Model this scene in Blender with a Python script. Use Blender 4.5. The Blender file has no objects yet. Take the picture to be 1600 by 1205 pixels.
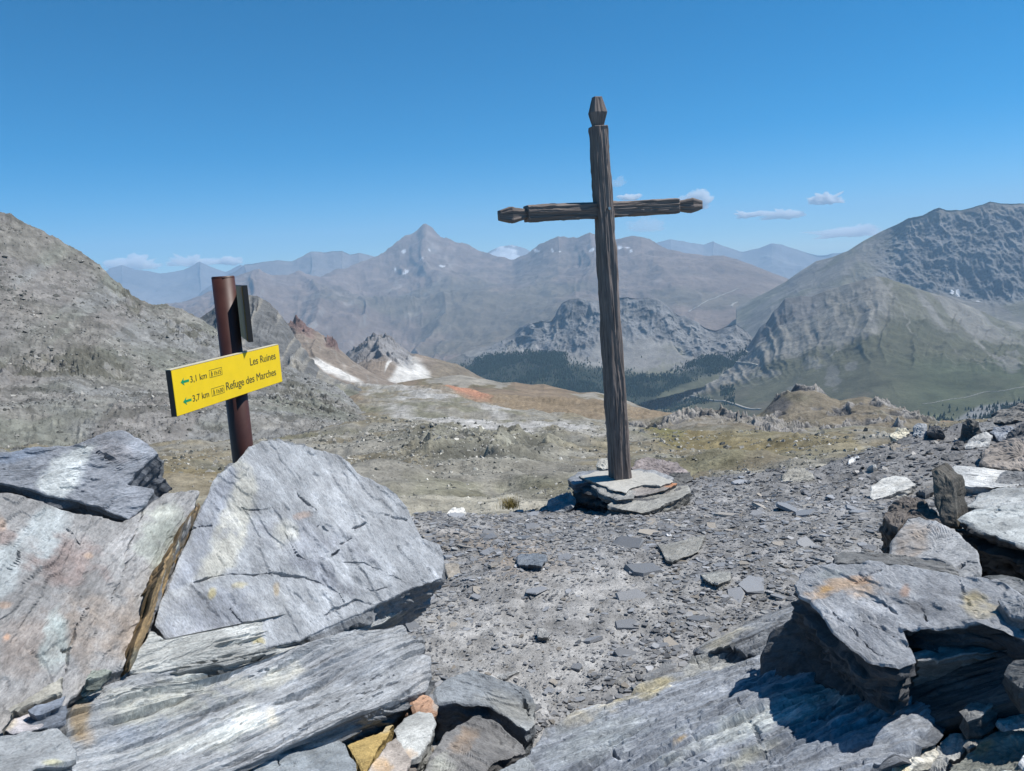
import bpy, bmesh, math, random, os
import numpy as np
from mathutils import Vector, Matrix
from mathutils.bvhtree import BVHTree

# ------------------------------------------------------------------ camera, sky, sun, exposure
scene = bpy.context.scene
COL = scene.collection
FPX = 1200.0                      # focal length in pixels of a 1600 px wide frame
PITCH = math.radians(9.0)
ROLL = math.radians(3.2)
EYE = np.array([0.0, 0.0, 1.65])
_F = np.array([0.0, math.cos(PITCH), -math.sin(PITCH)])
_R0 = np.array([1.0, 0.0, 0.0])
_U0 = np.array([0.0, math.sin(PITCH), math.cos(PITCH)])
_R = math.cos(ROLL) * _R0 - math.sin(ROLL) * _U0
_U = math.sin(ROLL) * _R0 + math.cos(ROLL) * _U0

cam = bpy.data.cameras.new('camera')
cam.sensor_width = 36.0
cam.lens = 36.0 * FPX / 1600.0
cam.clip_start = 0.05
cam.clip_end = 120000.0
cam_ob = bpy.data.objects.new('camera', cam)
COL.objects.link(cam_ob)
m = Matrix.Identity(4)
for i in range(3):
    m[i][0] = _R[i]; m[i][1] = _U[i]; m[i][2] = -_F[i]; m[i][3] = EYE[i]
cam_ob.matrix_world = m
scene.camera = cam_ob

SUN_EL = math.radians(57.0)
SUN_AZ = math.radians(8.0)        # from +X (right) towards +Y (ahead)
SUNV = np.array([math.cos(SUN_EL) * math.cos(SUN_AZ), math.cos(SUN_EL) * math.sin(SUN_AZ), math.sin(SUN_EL)])

world = bpy.data.worlds.new('World')
scene.world = world
world.use_nodes = True
wn = world.node_tree
for n in list(wn.nodes):
    wn.nodes.remove(n)
w_out = wn.nodes.new('ShaderNodeOutputWorld')
w_bg = wn.nodes.new('ShaderNodeBackground')
w_sky = wn.nodes.new('ShaderNodeTexSky')
w_sky.sky_type = 'NISHITA'
w_sky.sun_disc = False
w_sky.sun_elevation = SUN_EL
w_sky.sun_rotation = math.radians(90.0) - SUN_AZ
w_sky.altitude = 2700.0
w_sky.air_density = 0.95
w_sky.dust_density = 0.3
w_sky.ozone_density = 10.0
w_bg.inputs['Strength'].default_value = 0.099
w_hs = wn.nodes.new('ShaderNodeHueSaturation')       # the phone's vivid blue
w_hs.inputs['Saturation'].default_value = 1.3
w_hs.inputs['Hue'].default_value = 0.486
wn.links.new(w_sky.outputs[0], w_hs.inputs['Color'])
wn.links.new(w_hs.outputs[0], w_bg.inputs[0])
wn.links.new(w_bg.outputs[0], w_out.inputs[0])

sun = bpy.data.lights.new('sun', 'SUN')
sun.energy = 5.0
sun.angle = math.radians(0.53)
sun.color = (1.0, 0.965, 0.91)
sun_ob = bpy.data.objects.new('sun', sun)
sun_ob.rotation_euler = Vector(SUNV).to_track_quat('Z', 'Y').to_euler()
COL.objects.link(sun_ob)

scene.view_settings.view_transform = 'Standard'
scene.view_settings.look = 'None'
scene.view_settings.gamma = 1.0
scene.view_settings.exposure = 0.32
scene.view_settings.use_curve_mapping = False
scene.render.engine = 'CYCLES'
scene.cycles.use_denoising = True
scene.cycles.max_bounces = 6
scene.cycles.diffuse_bounces = 2
scene.cycles.glossy_bounces = 2
scene.cycles.volume_bounces = 4
scene.cycles.transparent_max_bounces = 32
scene.cycles.sample_clamp_indirect = 4.0

# ------------------------------------------------------------------ numeric helpers
RNG = np.random.default_rng(7)

def ray(px, py):
    """direction through a photo pixel, scaled to one metre of horizontal run"""
    dx = (np.asarray(px, float) - 800.0) / FPX
    dy = (602.5 - np.asarray(py, float)) / FPX
    d = _F + dx[..., None] * _R + dy[..., None] * _U
    return d / np.hypot(d[..., 0], d[..., 1])[..., None]

def at(px, py, r):
    px, py, r = np.broadcast_arrays(np.asarray(px, float), np.asarray(py, float), np.asarray(r, float))
    return EYE + ray(px, py) * r[..., None]

def project(P):
    d = np.asarray(P) - EYE
    z = d @ _F
    return 800.0 + FPX * (d @ _R) / z, 602.5 - FPX * (d @ _U) / z

from concurrent.futures import ThreadPoolExecutor
_POOL = ThreadPoolExecutor(max(1, min(8, os.cpu_count() or 1)))
_LAT = np.random.default_rng(12).normal(size=(64 * 64 * 64)).astype(np.float32) * 0.62
_ROT = np.array([[0.36, 0.48, -0.8], [-0.8, 0.6, 0.0], [0.48, 0.64, 0.6]], np.float32)

def _cell_noise(P):
    P = P @ _ROT
    fl = np.floor(P); f = P - fl
    i = fl.astype(np.int32) & 63
    w = f * f * (3 - 2 * f)
    x0 = i[:, 0] << 12; x1 = ((i[:, 0] + 1) & 63) << 12
    y0 = i[:, 1] << 6; y1 = ((i[:, 1] + 1) & 63) << 6
    z0 = i[:, 2]; z1 = (i[:, 2] + 1) & 63
    wx, wy, wz = w[:, 0], w[:, 1], w[:, 2]
    def edge(xy):
        a = _LAT[xy + z0]; return a + (_LAT[xy + z1] - a) * wz
    a = edge(x0 + y0); a += (edge(x0 + y1) - a) * wy
    b = edge(x1 + y0); b += (edge(x1 + y1) - b) * wy
    return a + (b - a) * wx

def _octaves(P, fn):
    """runs fn over the points in chunks on a few threads"""
    P = np.asarray(P); sh = P.shape[:-1]
    Q = P.reshape(-1, 3)
    n = len(Q); C = 16384
    if n <= C: return fn(Q.astype(np.float32)).reshape(sh)
    out = np.empty(n, np.float32)
    def job(k): out[k:k + C] = fn(Q[k:k + C].astype(np.float32))
    list(_POOL.map(job, range(0, n, C)))
    return out.reshape(sh)

def perlin(P): return _octaves(P, _cell_noise)

def fbm(P, oct=5, gain=0.5, lac=2.03):
    def fn(Q):
        s = 0.0; a = 1.0; Q = Q + np.float32(31.7)
        for k in range(oct):
            s = s + a * _cell_noise(Q); Q = Q @ _ROT * np.float32(lac) + np.float32(17.3); a *= gain
        return s
    return _octaves(P, fn)

def ridged(P, oct=5, gain=0.5, lac=2.05):
    def fn(Q):
        s = 0.0; a = 1.0; Q = Q + np.float32(51.3); wgt = 1.0
        for k in range(oct):
            n = np.clip(1.0 - np.abs(_cell_noise(Q)) * 1.6, 0, 1) ** 2
            s = s + a * n * wgt
            wgt = np.clip(n * 1.6, 0, 1); Q = Q @ _ROT.T * np.float32(lac) + np.float32(13.1); a *= gain
        return s
    return _octaves(P, fn)

def smooth(a, b, x):
    t = np.clip((np.asarray(x, float) - a) / (b - a), 0, 1)
    return t * t * (3 - 2 * t)

def mixc(c, col, t):
    return c * (1 - t[..., None]) + np.asarray(col, float) * t[..., None]

def inside(poly, x, y):
    """point in polygon for arrays"""
    poly = np.asarray(poly, float); r = np.zeros(np.shape(x), bool)
    n = len(poly); j = n - 1
    for i in range(n):
        xi, yi = poly[i]; xj, yj = poly[j]
        c = ((yi > y) != (yj > y)) & (x < (xj - xi) * (y - yi) / (yj - yi + 1e-12) + xi)
        r ^= c; j = i
    return r

def seg_dist(poly, x, y, closed=False):
    """distance to a polyline and the run along it (0..1)"""
    poly = np.asarray(poly, float)
    if closed: poly = np.vstack([poly, poly[:1]])
    best = np.full(np.shape(x), 1e9); run = np.zeros(np.shape(x))
    L = np.concatenate([[0], np.cumsum(np.hypot(*(poly[1:] - poly[:-1]).T))])
    for k in range(len(poly) - 1):
        a, b = poly[k], poly[k + 1]; ab = b - a; l2 = ab @ ab + 1e-12
        t = np.clip(((x - a[0]) * ab[0] + (y - a[1]) * ab[1]) / l2, 0, 1)
        d = np.hypot(x - a[0] - t * ab[0], y - a[1] - t * ab[1])
        m_ = d < best; best = np.where(m_, d, best); run = np.where(m_, (L[k] + t * (L[k + 1] - L[k])) / L[-1], run)
    return best, run

def soft_poly(poly, x, y, w):
    d, _ = seg_dist(poly, x, y, True)
    s = np.where(inside(poly, x, y), d, -d)
    return smooth(-w, w, s)

def mesh_obj(name, V, Fc, mat, col=None, smooth_shade=True, parent=None):
    me = bpy.data.meshes.new(name)
    V = np.ascontiguousarray(V, dtype=np.float32).reshape(-1, 3)
    if isinstance(Fc, np.ndarray):
        nf, k = Fc.shape
        me.vertices.add(len(V)); me.vertices.foreach_set('co', V.ravel())
        me.loops.add(nf * k); me.loops.foreach_set('vertex_index', np.ascontiguousarray(Fc, dtype=np.int32).ravel())
        me.polygons.add(nf); me.polygons.foreach_set('loop_start', np.arange(0, nf * k, k, dtype=np.int32))
        me.polygons.foreach_set('use_smooth', np.full(nf, smooth_shade))
        me.update(calc_edges=True); me.validate()
    else:
        me.from_pydata([tuple(v) for v in V.tolist()], [], Fc)
        me.polygons.foreach_set('use_smooth', np.full(len(me.polygons), smooth_shade)); me.update()
    if col is not None:
        ca = me.color_attributes.new('tint', 'FLOAT_COLOR', 'POINT')
        c4 = np.ones((len(V), 4), np.float32); c4[:, :3] = np.clip(col.reshape(-1, 3), 0.0, 1.0)
        ca.data.foreach_set('color', c4.ravel())
    me.materials.append(mat)
    o = bpy.data.objects.new(name, me)
    COL.objects.link(o)
    if parent is not None: o.parent = parent
    return o

def grid_faces(nr, nc, wrap=False):
    i = np.arange(nr - 1)[:, None]; j = np.arange(nc if wrap else nc - 1)[None, :]
    j2 = (j + 1) % nc
    return np.stack([i * nc + j + 0 * i, i * nc + j2, (i + 1) * nc + j2, (i + 1) * nc + j], -1).reshape(-1, 4)

def tag(o, label=None, cat=None, group=None, kind=None):
    if label: o['label'] = label
    if cat: o['category'] = cat
    if group: o['group'] = group
    if kind: o['kind'] = kind
    return o

def empty(name, loc=(0, 0, 0)):
    o = bpy.data.objects.new(name, None); o.location = loc; o.empty_display_size = 0.1
    COL.objects.link(o); return o

def srgb(r, g, b):
    c = np.array([r, g, b], float) / 255.0
    return np.where(c <= 0.04045, c / 12.92, ((c + 0.055) / 1.055) ** 2.4)

# ------------------------------------------------------------------ materials
def nodes_of(name):
    mt = bpy.data.materials.new(name); mt.use_nodes = True
    nt = mt.node_tree
    return mt, nt, nt.nodes, nt.links, nt.nodes['Principled BSDF']

def N(nt, kind, **kw):
    n = nt.nodes.new(kind)
    for k, v in kw.items():
        if k in n.inputs: n.inputs[k].default_value = v
        else: setattr(n, k, v)
    return n

def terrain_mat(name, scale, contrast=0.35, bump=0.4, bump_dist=1.0, rough=0.95, attr=True, base=(0.3, 0.3, 0.3), stretch=(1, 1, 1)):
    """tint attribute times two octaves of mottling, with a matching bump"""
    mt, nt, nd, lk, bs = nodes_of(name)
    tc = N(nt, 'ShaderNodeTexCoord'); mp = N(nt, 'ShaderNodeMapping'); mp.inputs['Scale'].default_value = stretch
    lk.new(tc.outputs['Object'], mp.inputs[0])
    n1 = N(nt, 'ShaderNodeTexNoise', Scale=scale, Detail=6.0, Roughness=0.65)
    n2 = N(nt, 'ShaderNodeTexNoise', Scale=scale * 7.3, Detail=4.0, Roughness=0.7)
    vo = N(nt, 'ShaderNodeTexVoronoi', Scale=scale * 4.1)
    for n in (n1, n2, vo): lk.new(mp.outputs[0], n.inputs['Vector'])
    r1 = N(nt, 'ShaderNodeMapRange'); r1.inputs[1].default_value = 0.25; r1.inputs[2].default_value = 0.75
    r1.inputs[3].default_value = 1 - contrast; r1.inputs[4].default_value = 1 + contrast
    lk.new(n1.outputs[0], r1.inputs[0])
    r2 = N(nt, 'ShaderNodeMapRange'); r2.inputs[1].default_value = 0.25; r2.inputs[2].default_value = 0.75
    r2.inputs[3].default_value = 1 - contrast; r2.inputs[4].default_value = 1 + contrast
    lk.new(n2.outputs[0], r2.inputs[0])
    mu = N(nt, 'ShaderNodeMath', operation='MULTIPLY'); lk.new(r1.outputs[0], mu.inputs[0]); lk.new(r2.outputs[0], mu.inputs[1])
    sc_ = N(nt, 'ShaderNodeVectorMath', operation='SCALE')
    if attr:
        at_ = N(nt, 'ShaderNodeAttribute', attribute_name='tint'); lk.new(at_.outputs['Color'], sc_.inputs[0])
    else:
        sc_.inputs[0].default_value = base
    lk.new(mu.outputs[0], sc_.inputs['Scale'])
    lk.new(sc_.outputs[0], bs.inputs['Base Color'])
    ad = N(nt, 'ShaderNodeMath', operation='ADD'); lk.new(n1.outputs[0], ad.inputs[0])
    m2 = N(nt, 'ShaderNodeMath', operation='MULTIPLY'); m2.inputs[1].default_value = 0.35
    lk.new(n2.outputs[0], m2.inputs[0]); lk.new(m2.outputs[0], ad.inputs[1])
    bp = N(nt, 'ShaderNodeBump', Strength=bump, Distance=bump_dist)
    lk.new(ad.outputs[0], bp.inputs['Height']); lk.new(bp.outputs[0], bs.inputs['Normal'])
    bs.inputs['Roughness'].default_value = rough
    bs.inputs['Specular IOR Level'].default_value = 0.15
    return mt

# ------------------------------------------------------------------ large terrain, lofted from crest and foot lines at their real distances
def loft(rows, x0, x1, step, nv, back=0.12, backn=4, vpow=1.0):
    """rows: foot first, crest last; each a list of (px, py, metres). returns P, px, py, u(px), v(0 foot..1 crest), number of visible rows"""
    nx = int((x1 - x0) / step) + 1
    xs = np.linspace(x0, x1, nx)
    PY = []; LR = []
    for row in rows:
        a = np.array(row, float)
        PY.append(np.interp(xs, a[:, 0], a[:, 1])); LR.append(np.interp(xs, a[:, 0], np.log(a[:, 2])))
    PY = np.array(PY); LR = np.array(LR)
    kw = max(3, int(36.0 / (xs[1] - xs[0])) | 1)            # ease the kinks of the lower rows
    ker = np.hanning(kw + 2)[1:-1]; ker /= ker.sum()
    for A_ in (PY, LR):
        for q_ in range(len(rows) - (1 if A_ is PY else 0)):
            A_[q_] = np.convolve(np.pad(A_[q_], kw // 2, mode='edge'), ker, 'valid')
    t = np.linspace(0, 1, nv) ** vpow * (len(rows) - 1)
    k = np.clip(t.astype(int), 0, len(rows) - 2); f = (t - k)[:, None]
    def cr(A):
        p1 = A[k]; p2 = A[k + 1]
        m1 = np.where((k > 0)[:, None], (A[k + 1] - A[np.maximum(k - 1, 0)]) / 2, p2 - p1)
        k3 = np.minimum(k + 2, len(rows) - 1)
        m2 = np.where((k + 2 < len(rows))[:, None], (A[k3] - p1) / 2, p2 - p1)
        h = f
        return (2*h**3 - 3*h**2 + 1) * p1 + (h**3 - 2*h**2 + h) * m1 + (-2*h**3 + 3*h**2) * p2 + (h**3 - h**2) * m2
    py = cr(PY); r = np.exp(cr(LR))
    px = np.broadcast_to(xs, py.shape)
    P = at(px, py, r)
    # the far side of the crest falls away behind it
    bk = np.linspace(0, 1, backn + 1)[1:, None]
    rb = r[-1][None] * (1 + back * bk)
    dirs = ray(xs, py[-1]); hd = dirs.copy(); hd[:, 2] = 0
    Pb = np.empty((backn, nx, 3))
    Pb[:] = EYE + hd[None] * rb[..., None]
    Pb[..., 2] = P[-1, :, 2][None] - (rb - r[-1][None]) * (0.25 + 0.5 * bk)
    P = np.concatenate([P, Pb], 0)
    px = np.broadcast_to(xs, P.shape[:2]); pyf = np.concatenate([py, np.repeat(py[-1:], backn, 0)], 0)
    v = np.concatenate([np.linspace(0, 1, nv), 1 + bk[:, 0]])[:, None] * np.ones((1, nx))
    return P, px, pyf, v

def slope_of(P):
    du = np.gradient(P, axis=1); dv = np.gradient(P, axis=0)
    n = np.cross(du, dv); n /= np.linalg.norm(n, axis=-1)[..., None] + 1e-12
    n = np.where(n[..., 2:3] < 0, -n, n)
    return n

LAYERS = {}
TERRAIN = []
def terrain(name, P, col, mat, label=None):
    g_ = col.mean(-1, keepdims=True)
    TERRAIN.append((name, P, (g_ + (col - g_) * 0.9) * (0.62 if name == 'mountain' else 0.80), mat, label))

def finish_terrain():
    """builds the collected ground sheets without the parts that lie deep behind nearer hills"""
    bins = np.arange(-200, 1801, 4.0)
    info = []
    for (name, P, c, mat, label) in TERRAIN:
        qx, qy = project(P); r = np.hypot(P[..., 0], P[..., 1])
        top = np.full(len(bins), 1e9)
        k = np.clip(((qx + 200) / 4.0).astype(int), 0, len(bins) - 1)
        np.minimum.at(top, k.ravel(), qy.ravel())
        info.append((qx, qy, top, float(np.median(r[-6])), k))
    for i, (name, P, c, mat, label) in enumerate(TERRAIN):
        qx, qy, _, rc, k = info[i]
        occ = np.full(len(bins), 1e9)
        for j, b in enumerate(info):
            if b[3] < rc * 0.97: occ = np.minimum(occ, b[2])
        pad = np.concatenate([np.full(4, 1e9), occ, np.full(4, 1e9)])
        occ = np.max([np.where(pad[q:q + len(occ)] > 1e8, -1e9, pad[q:q + len(occ)]) for q in range(9)] + [np.where(occ > 1e8, 1e9, occ)], axis=0)
        if name == 'slope': occ[:] = 1e9
        keepv = (qy < occ[k] + 16) & (qx > -170) & (qx < 1770)
        nv, nx = P.shape[:2]; F_ = grid_faces(nv, nx)
        kv = keepv.ravel()
        F_ = F_[kv[F_].any(1)]
        used = np.zeros(nv * nx, bool); used[F_.ravel()] = True
        idx = np.cumsum(used) - 1
        o = mesh_obj(name, P.reshape(-1, 3)[used], idx[F_], mat, c.reshape(-1, 3)[used])
        tag(o, label, None, None, 'structure')

def relief(P, px, r, lam, oct=6, seed=0.0, gully=0.0, glam=None):
    """signed relief: broken ground plus runnels that follow the fall line"""
    q = P / lam + seed
    d = fbm(q, oct, 0.52) * 0.55 + (ridged(q * 0.8 + 9.1, oct, 0.5) - 1.0) * 0.45
    if gully:
        gl = glam or lam
        rf = float(np.median(r))
        a = (px - 800.0) / FPX * rf / gl
        b_ = np.linspace(0, 1, P.shape[0])[:, None] * (np.ptp(r) * 0.35 / gl) + 0 * a
        w = fbm(np.stack([a * 0.6, b_ * 0.45, 0 * a + seed], -1), 4) * 1.1
        g = ridged(np.stack([a + w, b_ * 0.3 + seed, 0 * a + seed], -1), 5, 0.55) - 1.0
        d = d * (1 - gully) + g * gully
    return d

def roughen(P, v, A, d, taper=0.3, foot=0.0):
    n = slope_of(P)
    t = np.where(v <= 1, taper + (1 - taper) * smooth(1.0, 0.86, v), taper)
    if foot: t = t * (foot + (1 - foot) * smooth(0.0, 0.1, v))
    return P + n * (A * t * d)[..., None]

HZ = 0.000060      # the air

C_SCREE = np.array([0.285, 0.268, 0.24]); C_LICH = np.array([0.20, 0.205, 0.145]); C_DRY = np.array([0.25, 0.19, 0.085])
C_GREEN = np.array([0.105, 0.125, 0.045]); C_BROWN = np.array([0.21, 0.16, 0.12]); C_PALE = np.array([0.43, 0.42, 0.41])
C_DARK = np.array([0.10, 0.10, 0.105]); C_RED = np.array([0.44, 0.21, 0.125]); C_LIME = np.array([0.34, 0.335, 0.335])

M_FAR = terrain_mat('far_rock', 0.004, 0.18, 0.6, 30.0)
M_MID = terrain_mat('mid_rock', 0.02, 0.22, 0.7, 6.0)
M_HILL = terrain_mat('scree_slope', 0.11, 0.30, 0.9, 1.6)
M_BOWL = terrain_mat('bowl_ground', 0.5, 0.36, 0.9, 0.35)

def rr(P): return np.hypot(P[..., 0], P[..., 1])

# --- far horizon ranges
def far_range(name, label, crest, foot_py, rfoot, x0, x1, nx, nv, lam, A, col, seed, snow=0.0):
    mid = [(a_[0], foot_py * 0.42 + a_[1] * 0.58, rfoot * 0.45 + a_[2] * 0.55) for a_ in crest]
    P, px, py, v = loft([[(x, foot_py, rfoot) for x in (x0, x1)], mid, crest], x0, x1, 1.6, nv, 0.03)
    d = relief(P, px, rr(P), lam, 6, seed, 0.25)
    P = roughen(P, v, A, d, 0.45)
    n = slope_of(P)
    nz = fbm(P / (lam * 0.5) + seed, 4)
    c = np.ones(P.shape) * col * (1 + 0.25 * nz)[..., None]
    if snow:
        s = smooth(0.62, 0.72, v) * smooth(0.15, 0.35, fbm(P / (lam * 0.35) + 5, 4) + snow - 0.2)
        c = mixc(c, (0.85, 0.87, 0.9), s)
    return terrain(name, P, c, M_FAR, label)

far_range('mountain', 'faintest blue range under the cloud bank left of the signpost',
          [(120, 450, 17500), (170, 416, 17500), (190, 411, 17500), (215, 419, 17500), (250, 424, 17500), (285, 418, 17500), (312, 404, 17500), (330, 412, 17500), (352, 420, 17500), (375, 408, 17500), (420, 425, 17500), (520, 440, 17500)],
          520, 12500, 120, 520, 260, 90, 2600, 330, np.array([0.26, 0.24, 0.23]), 1.0)
far_range('mountain', 'snow streaked far peak between the two central summits',
          [(700, 410, 17500), (740, 402, 17500), (765, 390, 17500), (780, 384, 17500), (800, 381, 17500), (815, 384, 17500), (840, 396, 17500), (900, 410, 17500)],
          470, 13500, 700, 900, 180, 70, 2200, 260, np.array([0.27, 0.25, 0.24]), 2.0, -0.12)
far_range('mountain', 'pale far range behind the right arm of the cross',
          [(960, 400, 17200), (1000, 385, 17200), (1020, 377, 17200), (1048, 369, 17200), (1075, 374, 17200), (1100, 378, 17200), (1115, 373, 17200), (1130, 380, 17200), (1160, 388, 17200), (1185, 385, 17200), (1205, 378, 17200), (1222, 379, 17200), (1250, 386, 17200), (1280, 390, 17200), (1320, 387, 17200), (1345, 390, 17200), (1420, 402, 17200)],
          520, 12000, 960, 1420, 460, 110, 2500, 330, np.array([0.27, 0.25, 0.24]), 3.0)
far_range('mountain', 'lilac ridge with a blunt double top left of the highest peak',
          [(240, 480, 13500), (300, 462, 13500), (345, 428, 13500), (380, 407, 13500), (410, 405, 13500), (435, 403, 13500), (455, 404, 13500), (470, 397, 13500), (484, 390, 13500), (505, 390, 13500), (520, 388, 13500), (536, 387, 13500), (548, 393, 13500), (560, 391, 13500), (578, 396, 13500), (620, 412, 13500), (700, 420, 13500)],
          560, 9000, 240, 700, 520, 170, 1700, 300, np.array([0.27, 0.235, 0.215]), 4.0)

# --- the central massif with the highest peak
def central():
    crest = [(180, 500, 8200), (240, 478, 8200), (290, 470, 8400), (330, 455, 8600), (350, 440, 8600), (385, 424, 8800), (405, 418, 8800), (430, 428, 8900), (462, 424, 9000), (500, 430, 9200), (540, 414, 9500), (575, 401, 9800), (600, 388, 10000), (622, 374, 10200), (640, 366, 10300), (652, 361, 10300), (660, 354, 10300), (665, 352, 10300), (674, 357, 10300), (690, 369, 10200), (705, 373, 10100), (735, 382, 10000), (752, 391, 9900), (775, 398, 9700), (800, 404, 9500), (818, 396, 9400), (838, 381, 9300), (860, 371, 9200), (872, 365, 9200), (885, 369, 9200), (903, 367, 9100), (921, 362, 9000), (935, 366, 9000), (960, 374, 8900), (978, 370, 8800), (990, 366, 8800), (1003, 366, 8800), (1020, 374, 8700), (1045, 386, 8500), (1075, 394, 8300), (1100, 399, 8200), (1130, 399, 8100), (1152, 405, 8000), (1185, 419, 7900), (1240, 440, 7700), (1300, 460, 7500), (1360, 480, 7500)]
    m2 = [(180, 530, 6900), (400, 475, 7000), (480, 470, 7300), (560, 470, 7600), (640, 430, 8400), (700, 430, 8400), (800, 440, 8000), (870, 430, 7800), (960, 430, 7400), (1060, 440, 6900), (1180, 460, 6600), (1360, 500, 6300)]
    m1 = [(180, 560, 6000), (420, 520, 6000), (560, 525, 6000), (660, 505, 6200), (760, 490, 6400), (860, 480, 6300), (960, 490, 6000), (1060, 500, 5600), (1180, 505, 5500), (1360, 520, 5400)]
    m0 = [(180, 600, 5200), (560, 570, 5000), (700, 553, 5000), (800, 545, 5000), (960, 540, 4900), (1100, 545, 4800), (1360, 560, 4700)]
    ft = [(180, 680, 4200), (560, 640, 4100), (760, 610, 4100), (1000, 600, 4100), (1360, 610, 4000)]
    P, px, py, v = loft([ft, m0, m1, m2, crest], 180, 1360, 1.5, 185)
    r = rr(P)
    d = relief(P, px, r, 1500, 7, 7.0, 0.38, 1100)
    flat = smooth(0.12, 0.36, v) * (0.35 + 0.65 * smooth(1180, 1000, px))
    left = smooth(760, 620, px)
    P = roughen(P, v, 1.0, d * (165 + 90 * left) * (0.12 + 0.88 * flat), 0.3)
    P[..., 2] += np.where(v < 0.97, 18, 14) * fbm(P / 120 + 2, 4) * flat
    n = slope_of(P); st = 1 - n[..., 2]
    n1 = fbm(P / 900 + 1, 5); n2 = fbm(P / 160 + 4, 4)
    c = np.ones(P.shape) * np.array([0.27, 0.205, 0.165])
    c = mixc(c, (0.17, 0.15, 0.10), smooth(0.0, 0.5, n1 + 0.25 - v * 0.55) * 0.65)
    c = mixc(c, (0.33, 0.30, 0.27), smooth(0.28, 0.55, st + 0.25 * n2) * 0.75)
    c = mixc(c, (0.30, 0.23, 0.20), smooth(0.75, 1.0, v + 0.12 * n1) * 0.6)
    # pale gully scree on the left spurs, brown flats by the pass
    a = (px - 800) / FPX * r / 260
    gs = ridged(np.stack([a + fbm(P / 600, 3), P[..., 2] / 1500, 0 * a + 3], -1), 4)
    c = mixc(c, (0.40, 0.375, 0.34), smooth(1.15, 1.6, gs) * smooth(900, 500, px) * 0.6 * flat)
    c = mixc(c, (0.26, 0.185, 0.145), smooth(0.3, 0.12, v) * 0.7)
    for (x, y, w, h) in ((629, 386, 3.5, 2.5), (613, 404, 2, 2), (633, 408, 4, 1.6), (628, 411, 4, 1.3), (658, 401, 5, 1.5), (692, 410, 5, 1.3), (672, 385, 4, 1), (836, 388, 6, 1.6), (860, 385, 3, 1.5), (875, 385, 2, 1.4), (924, 390, 5, 2.5), (968, 385, 6, 3), (979, 384, 6, 2), (963, 405, 3, 2), (985, 387, 4, 2)):
        dd = ((px - x + 0.35 * (py - y)) / w) ** 2 + ((py - y) / h) ** 2 + 0.5 * n2
        c = mixc(c, (0.88, 0.9, 0.93), smooth(0.85, 0.45, dd))
    c *= (1 + 0.18 * n2)[..., None]
    LAYERS['central'] = (P, px)
    terrain('mountain', P, c, M_FAR, 'broad brown massif with the highest peak in the middle')
central()

# --- the big bluish rock wall on the right
def right_wall():
    crest = [(1150, 480, 5600), (1200, 455, 5600), (1228, 440, 5600), (1250, 424, 5500), (1275, 408, 5500), (1300, 402, 5400), (1325, 392, 5300), (1350, 376, 5300), (1375, 362, 5300), (1400, 349, 5250), (1418, 338, 5200), (1440, 334, 5200), (1460, 324, 5200), (1468, 322, 5200), (1480, 326, 5200), (1500, 327, 5200), (1520, 322, 5200), (1535, 318, 5200), (1547, 313, 5200), (1565, 316, 5200), (1590, 316, 5200), (1610, 317, 5200), (1700, 325, 5200)]
    ft = [(1150, 560, 4100), (1280, 500, 4100), (1400, 500, 4300), (1480, 505, 4200), (1560, 530, 4050), (1700, 550, 3950)]
    m1 = [(1150, 530, 4500), (1240, 470, 4600), (1320, 450, 4500), (1400, 458, 4650), (1480, 462, 4600), (1560, 476, 4520), (1700, 480, 4500)]
    m2 = [(1150, 500, 5100), (1240, 448, 5100), (1320, 415, 4950), (1400, 400, 4950), (1480, 390, 4880), (1560, 385, 4850), (1700, 390, 4850)]
    P, px, py, v = loft([ft, m1, m2, crest], 1150, 1700, 1.35, 215)
    r = rr(P)
    d = relief(P, px, r, 420, 7, 21.0, 0.5, 330)
    face = smooth(0.30, 0.42, v + 0.08 * fbm(P / 300, 3)) * smooth(1330, 1420, px + 40 * fbm(P / 400 + 3, 3))
    P = roughen(P, v, 1.0, d * (11 + 62 * face), 0.3)
    q = np.stack([P[..., 0] / 52, P[..., 1] / 90, (P[..., 2] + 0.35 * P[..., 0]) / 230], -1)
    P = P + np.array([-0.3, -0.8, 0.4]) * (ridged(q, 6, 0.62) - 1 + 0.5 * fbm(q * 3.1, 4, 0.65))[..., None] * (13 * face * smooth(1.02, 0.9, v))[..., None]
    n1 = fbm(P / 300 + 1, 5); n2 = fbm(P / 60 + 4, 4); st = 1 - slope_of(P)[..., 2]
    c = np.ones(P.shape) * np.array([0.255, 0.235, 0.205])
    c = mixc(c, (0.235, 0.237, 0.245), face * 0.9)
    c = mixc(c, (0.29, 0.29, 0.295), face * smooth(0.0, 0.7, n1 + 0.2 * n2) * 0.7)
    c = mixc(c, (0.33, 0.30, 0.26), smooth(0.90, 0.98, v + 0.05 * n1) * 0.8)
    c = mixc(c, (0.17, 0.165, 0.095), (1 - face) * smooth(0.0, 0.4, n1 + 0.1) * 0.6)
    c = mixc(c, (0.30, 0.285, 0.25), smooth(0.32, 0.18, v) * 0.8)
    for (x, y, w, h) in ((1496, 451, 3.5, 5), (1487, 452, 3, 4), (1528, 465, 3, 2)):
        dd = ((px - x) / w) ** 2 + ((py - y) / h) ** 2 + 0.6 * n2
        c = mixc(c, (0.9, 0.92, 0.95), smooth(1.2, 0.7, dd))
    c *= (1 + 0.22 * n2)[..., None]
    LAYERS['wall'] = (P, px)
    terrain('mountain', P, c, M_FAR, 'steep blue grey rock wall rising at the right edge')
right_wall()

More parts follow.
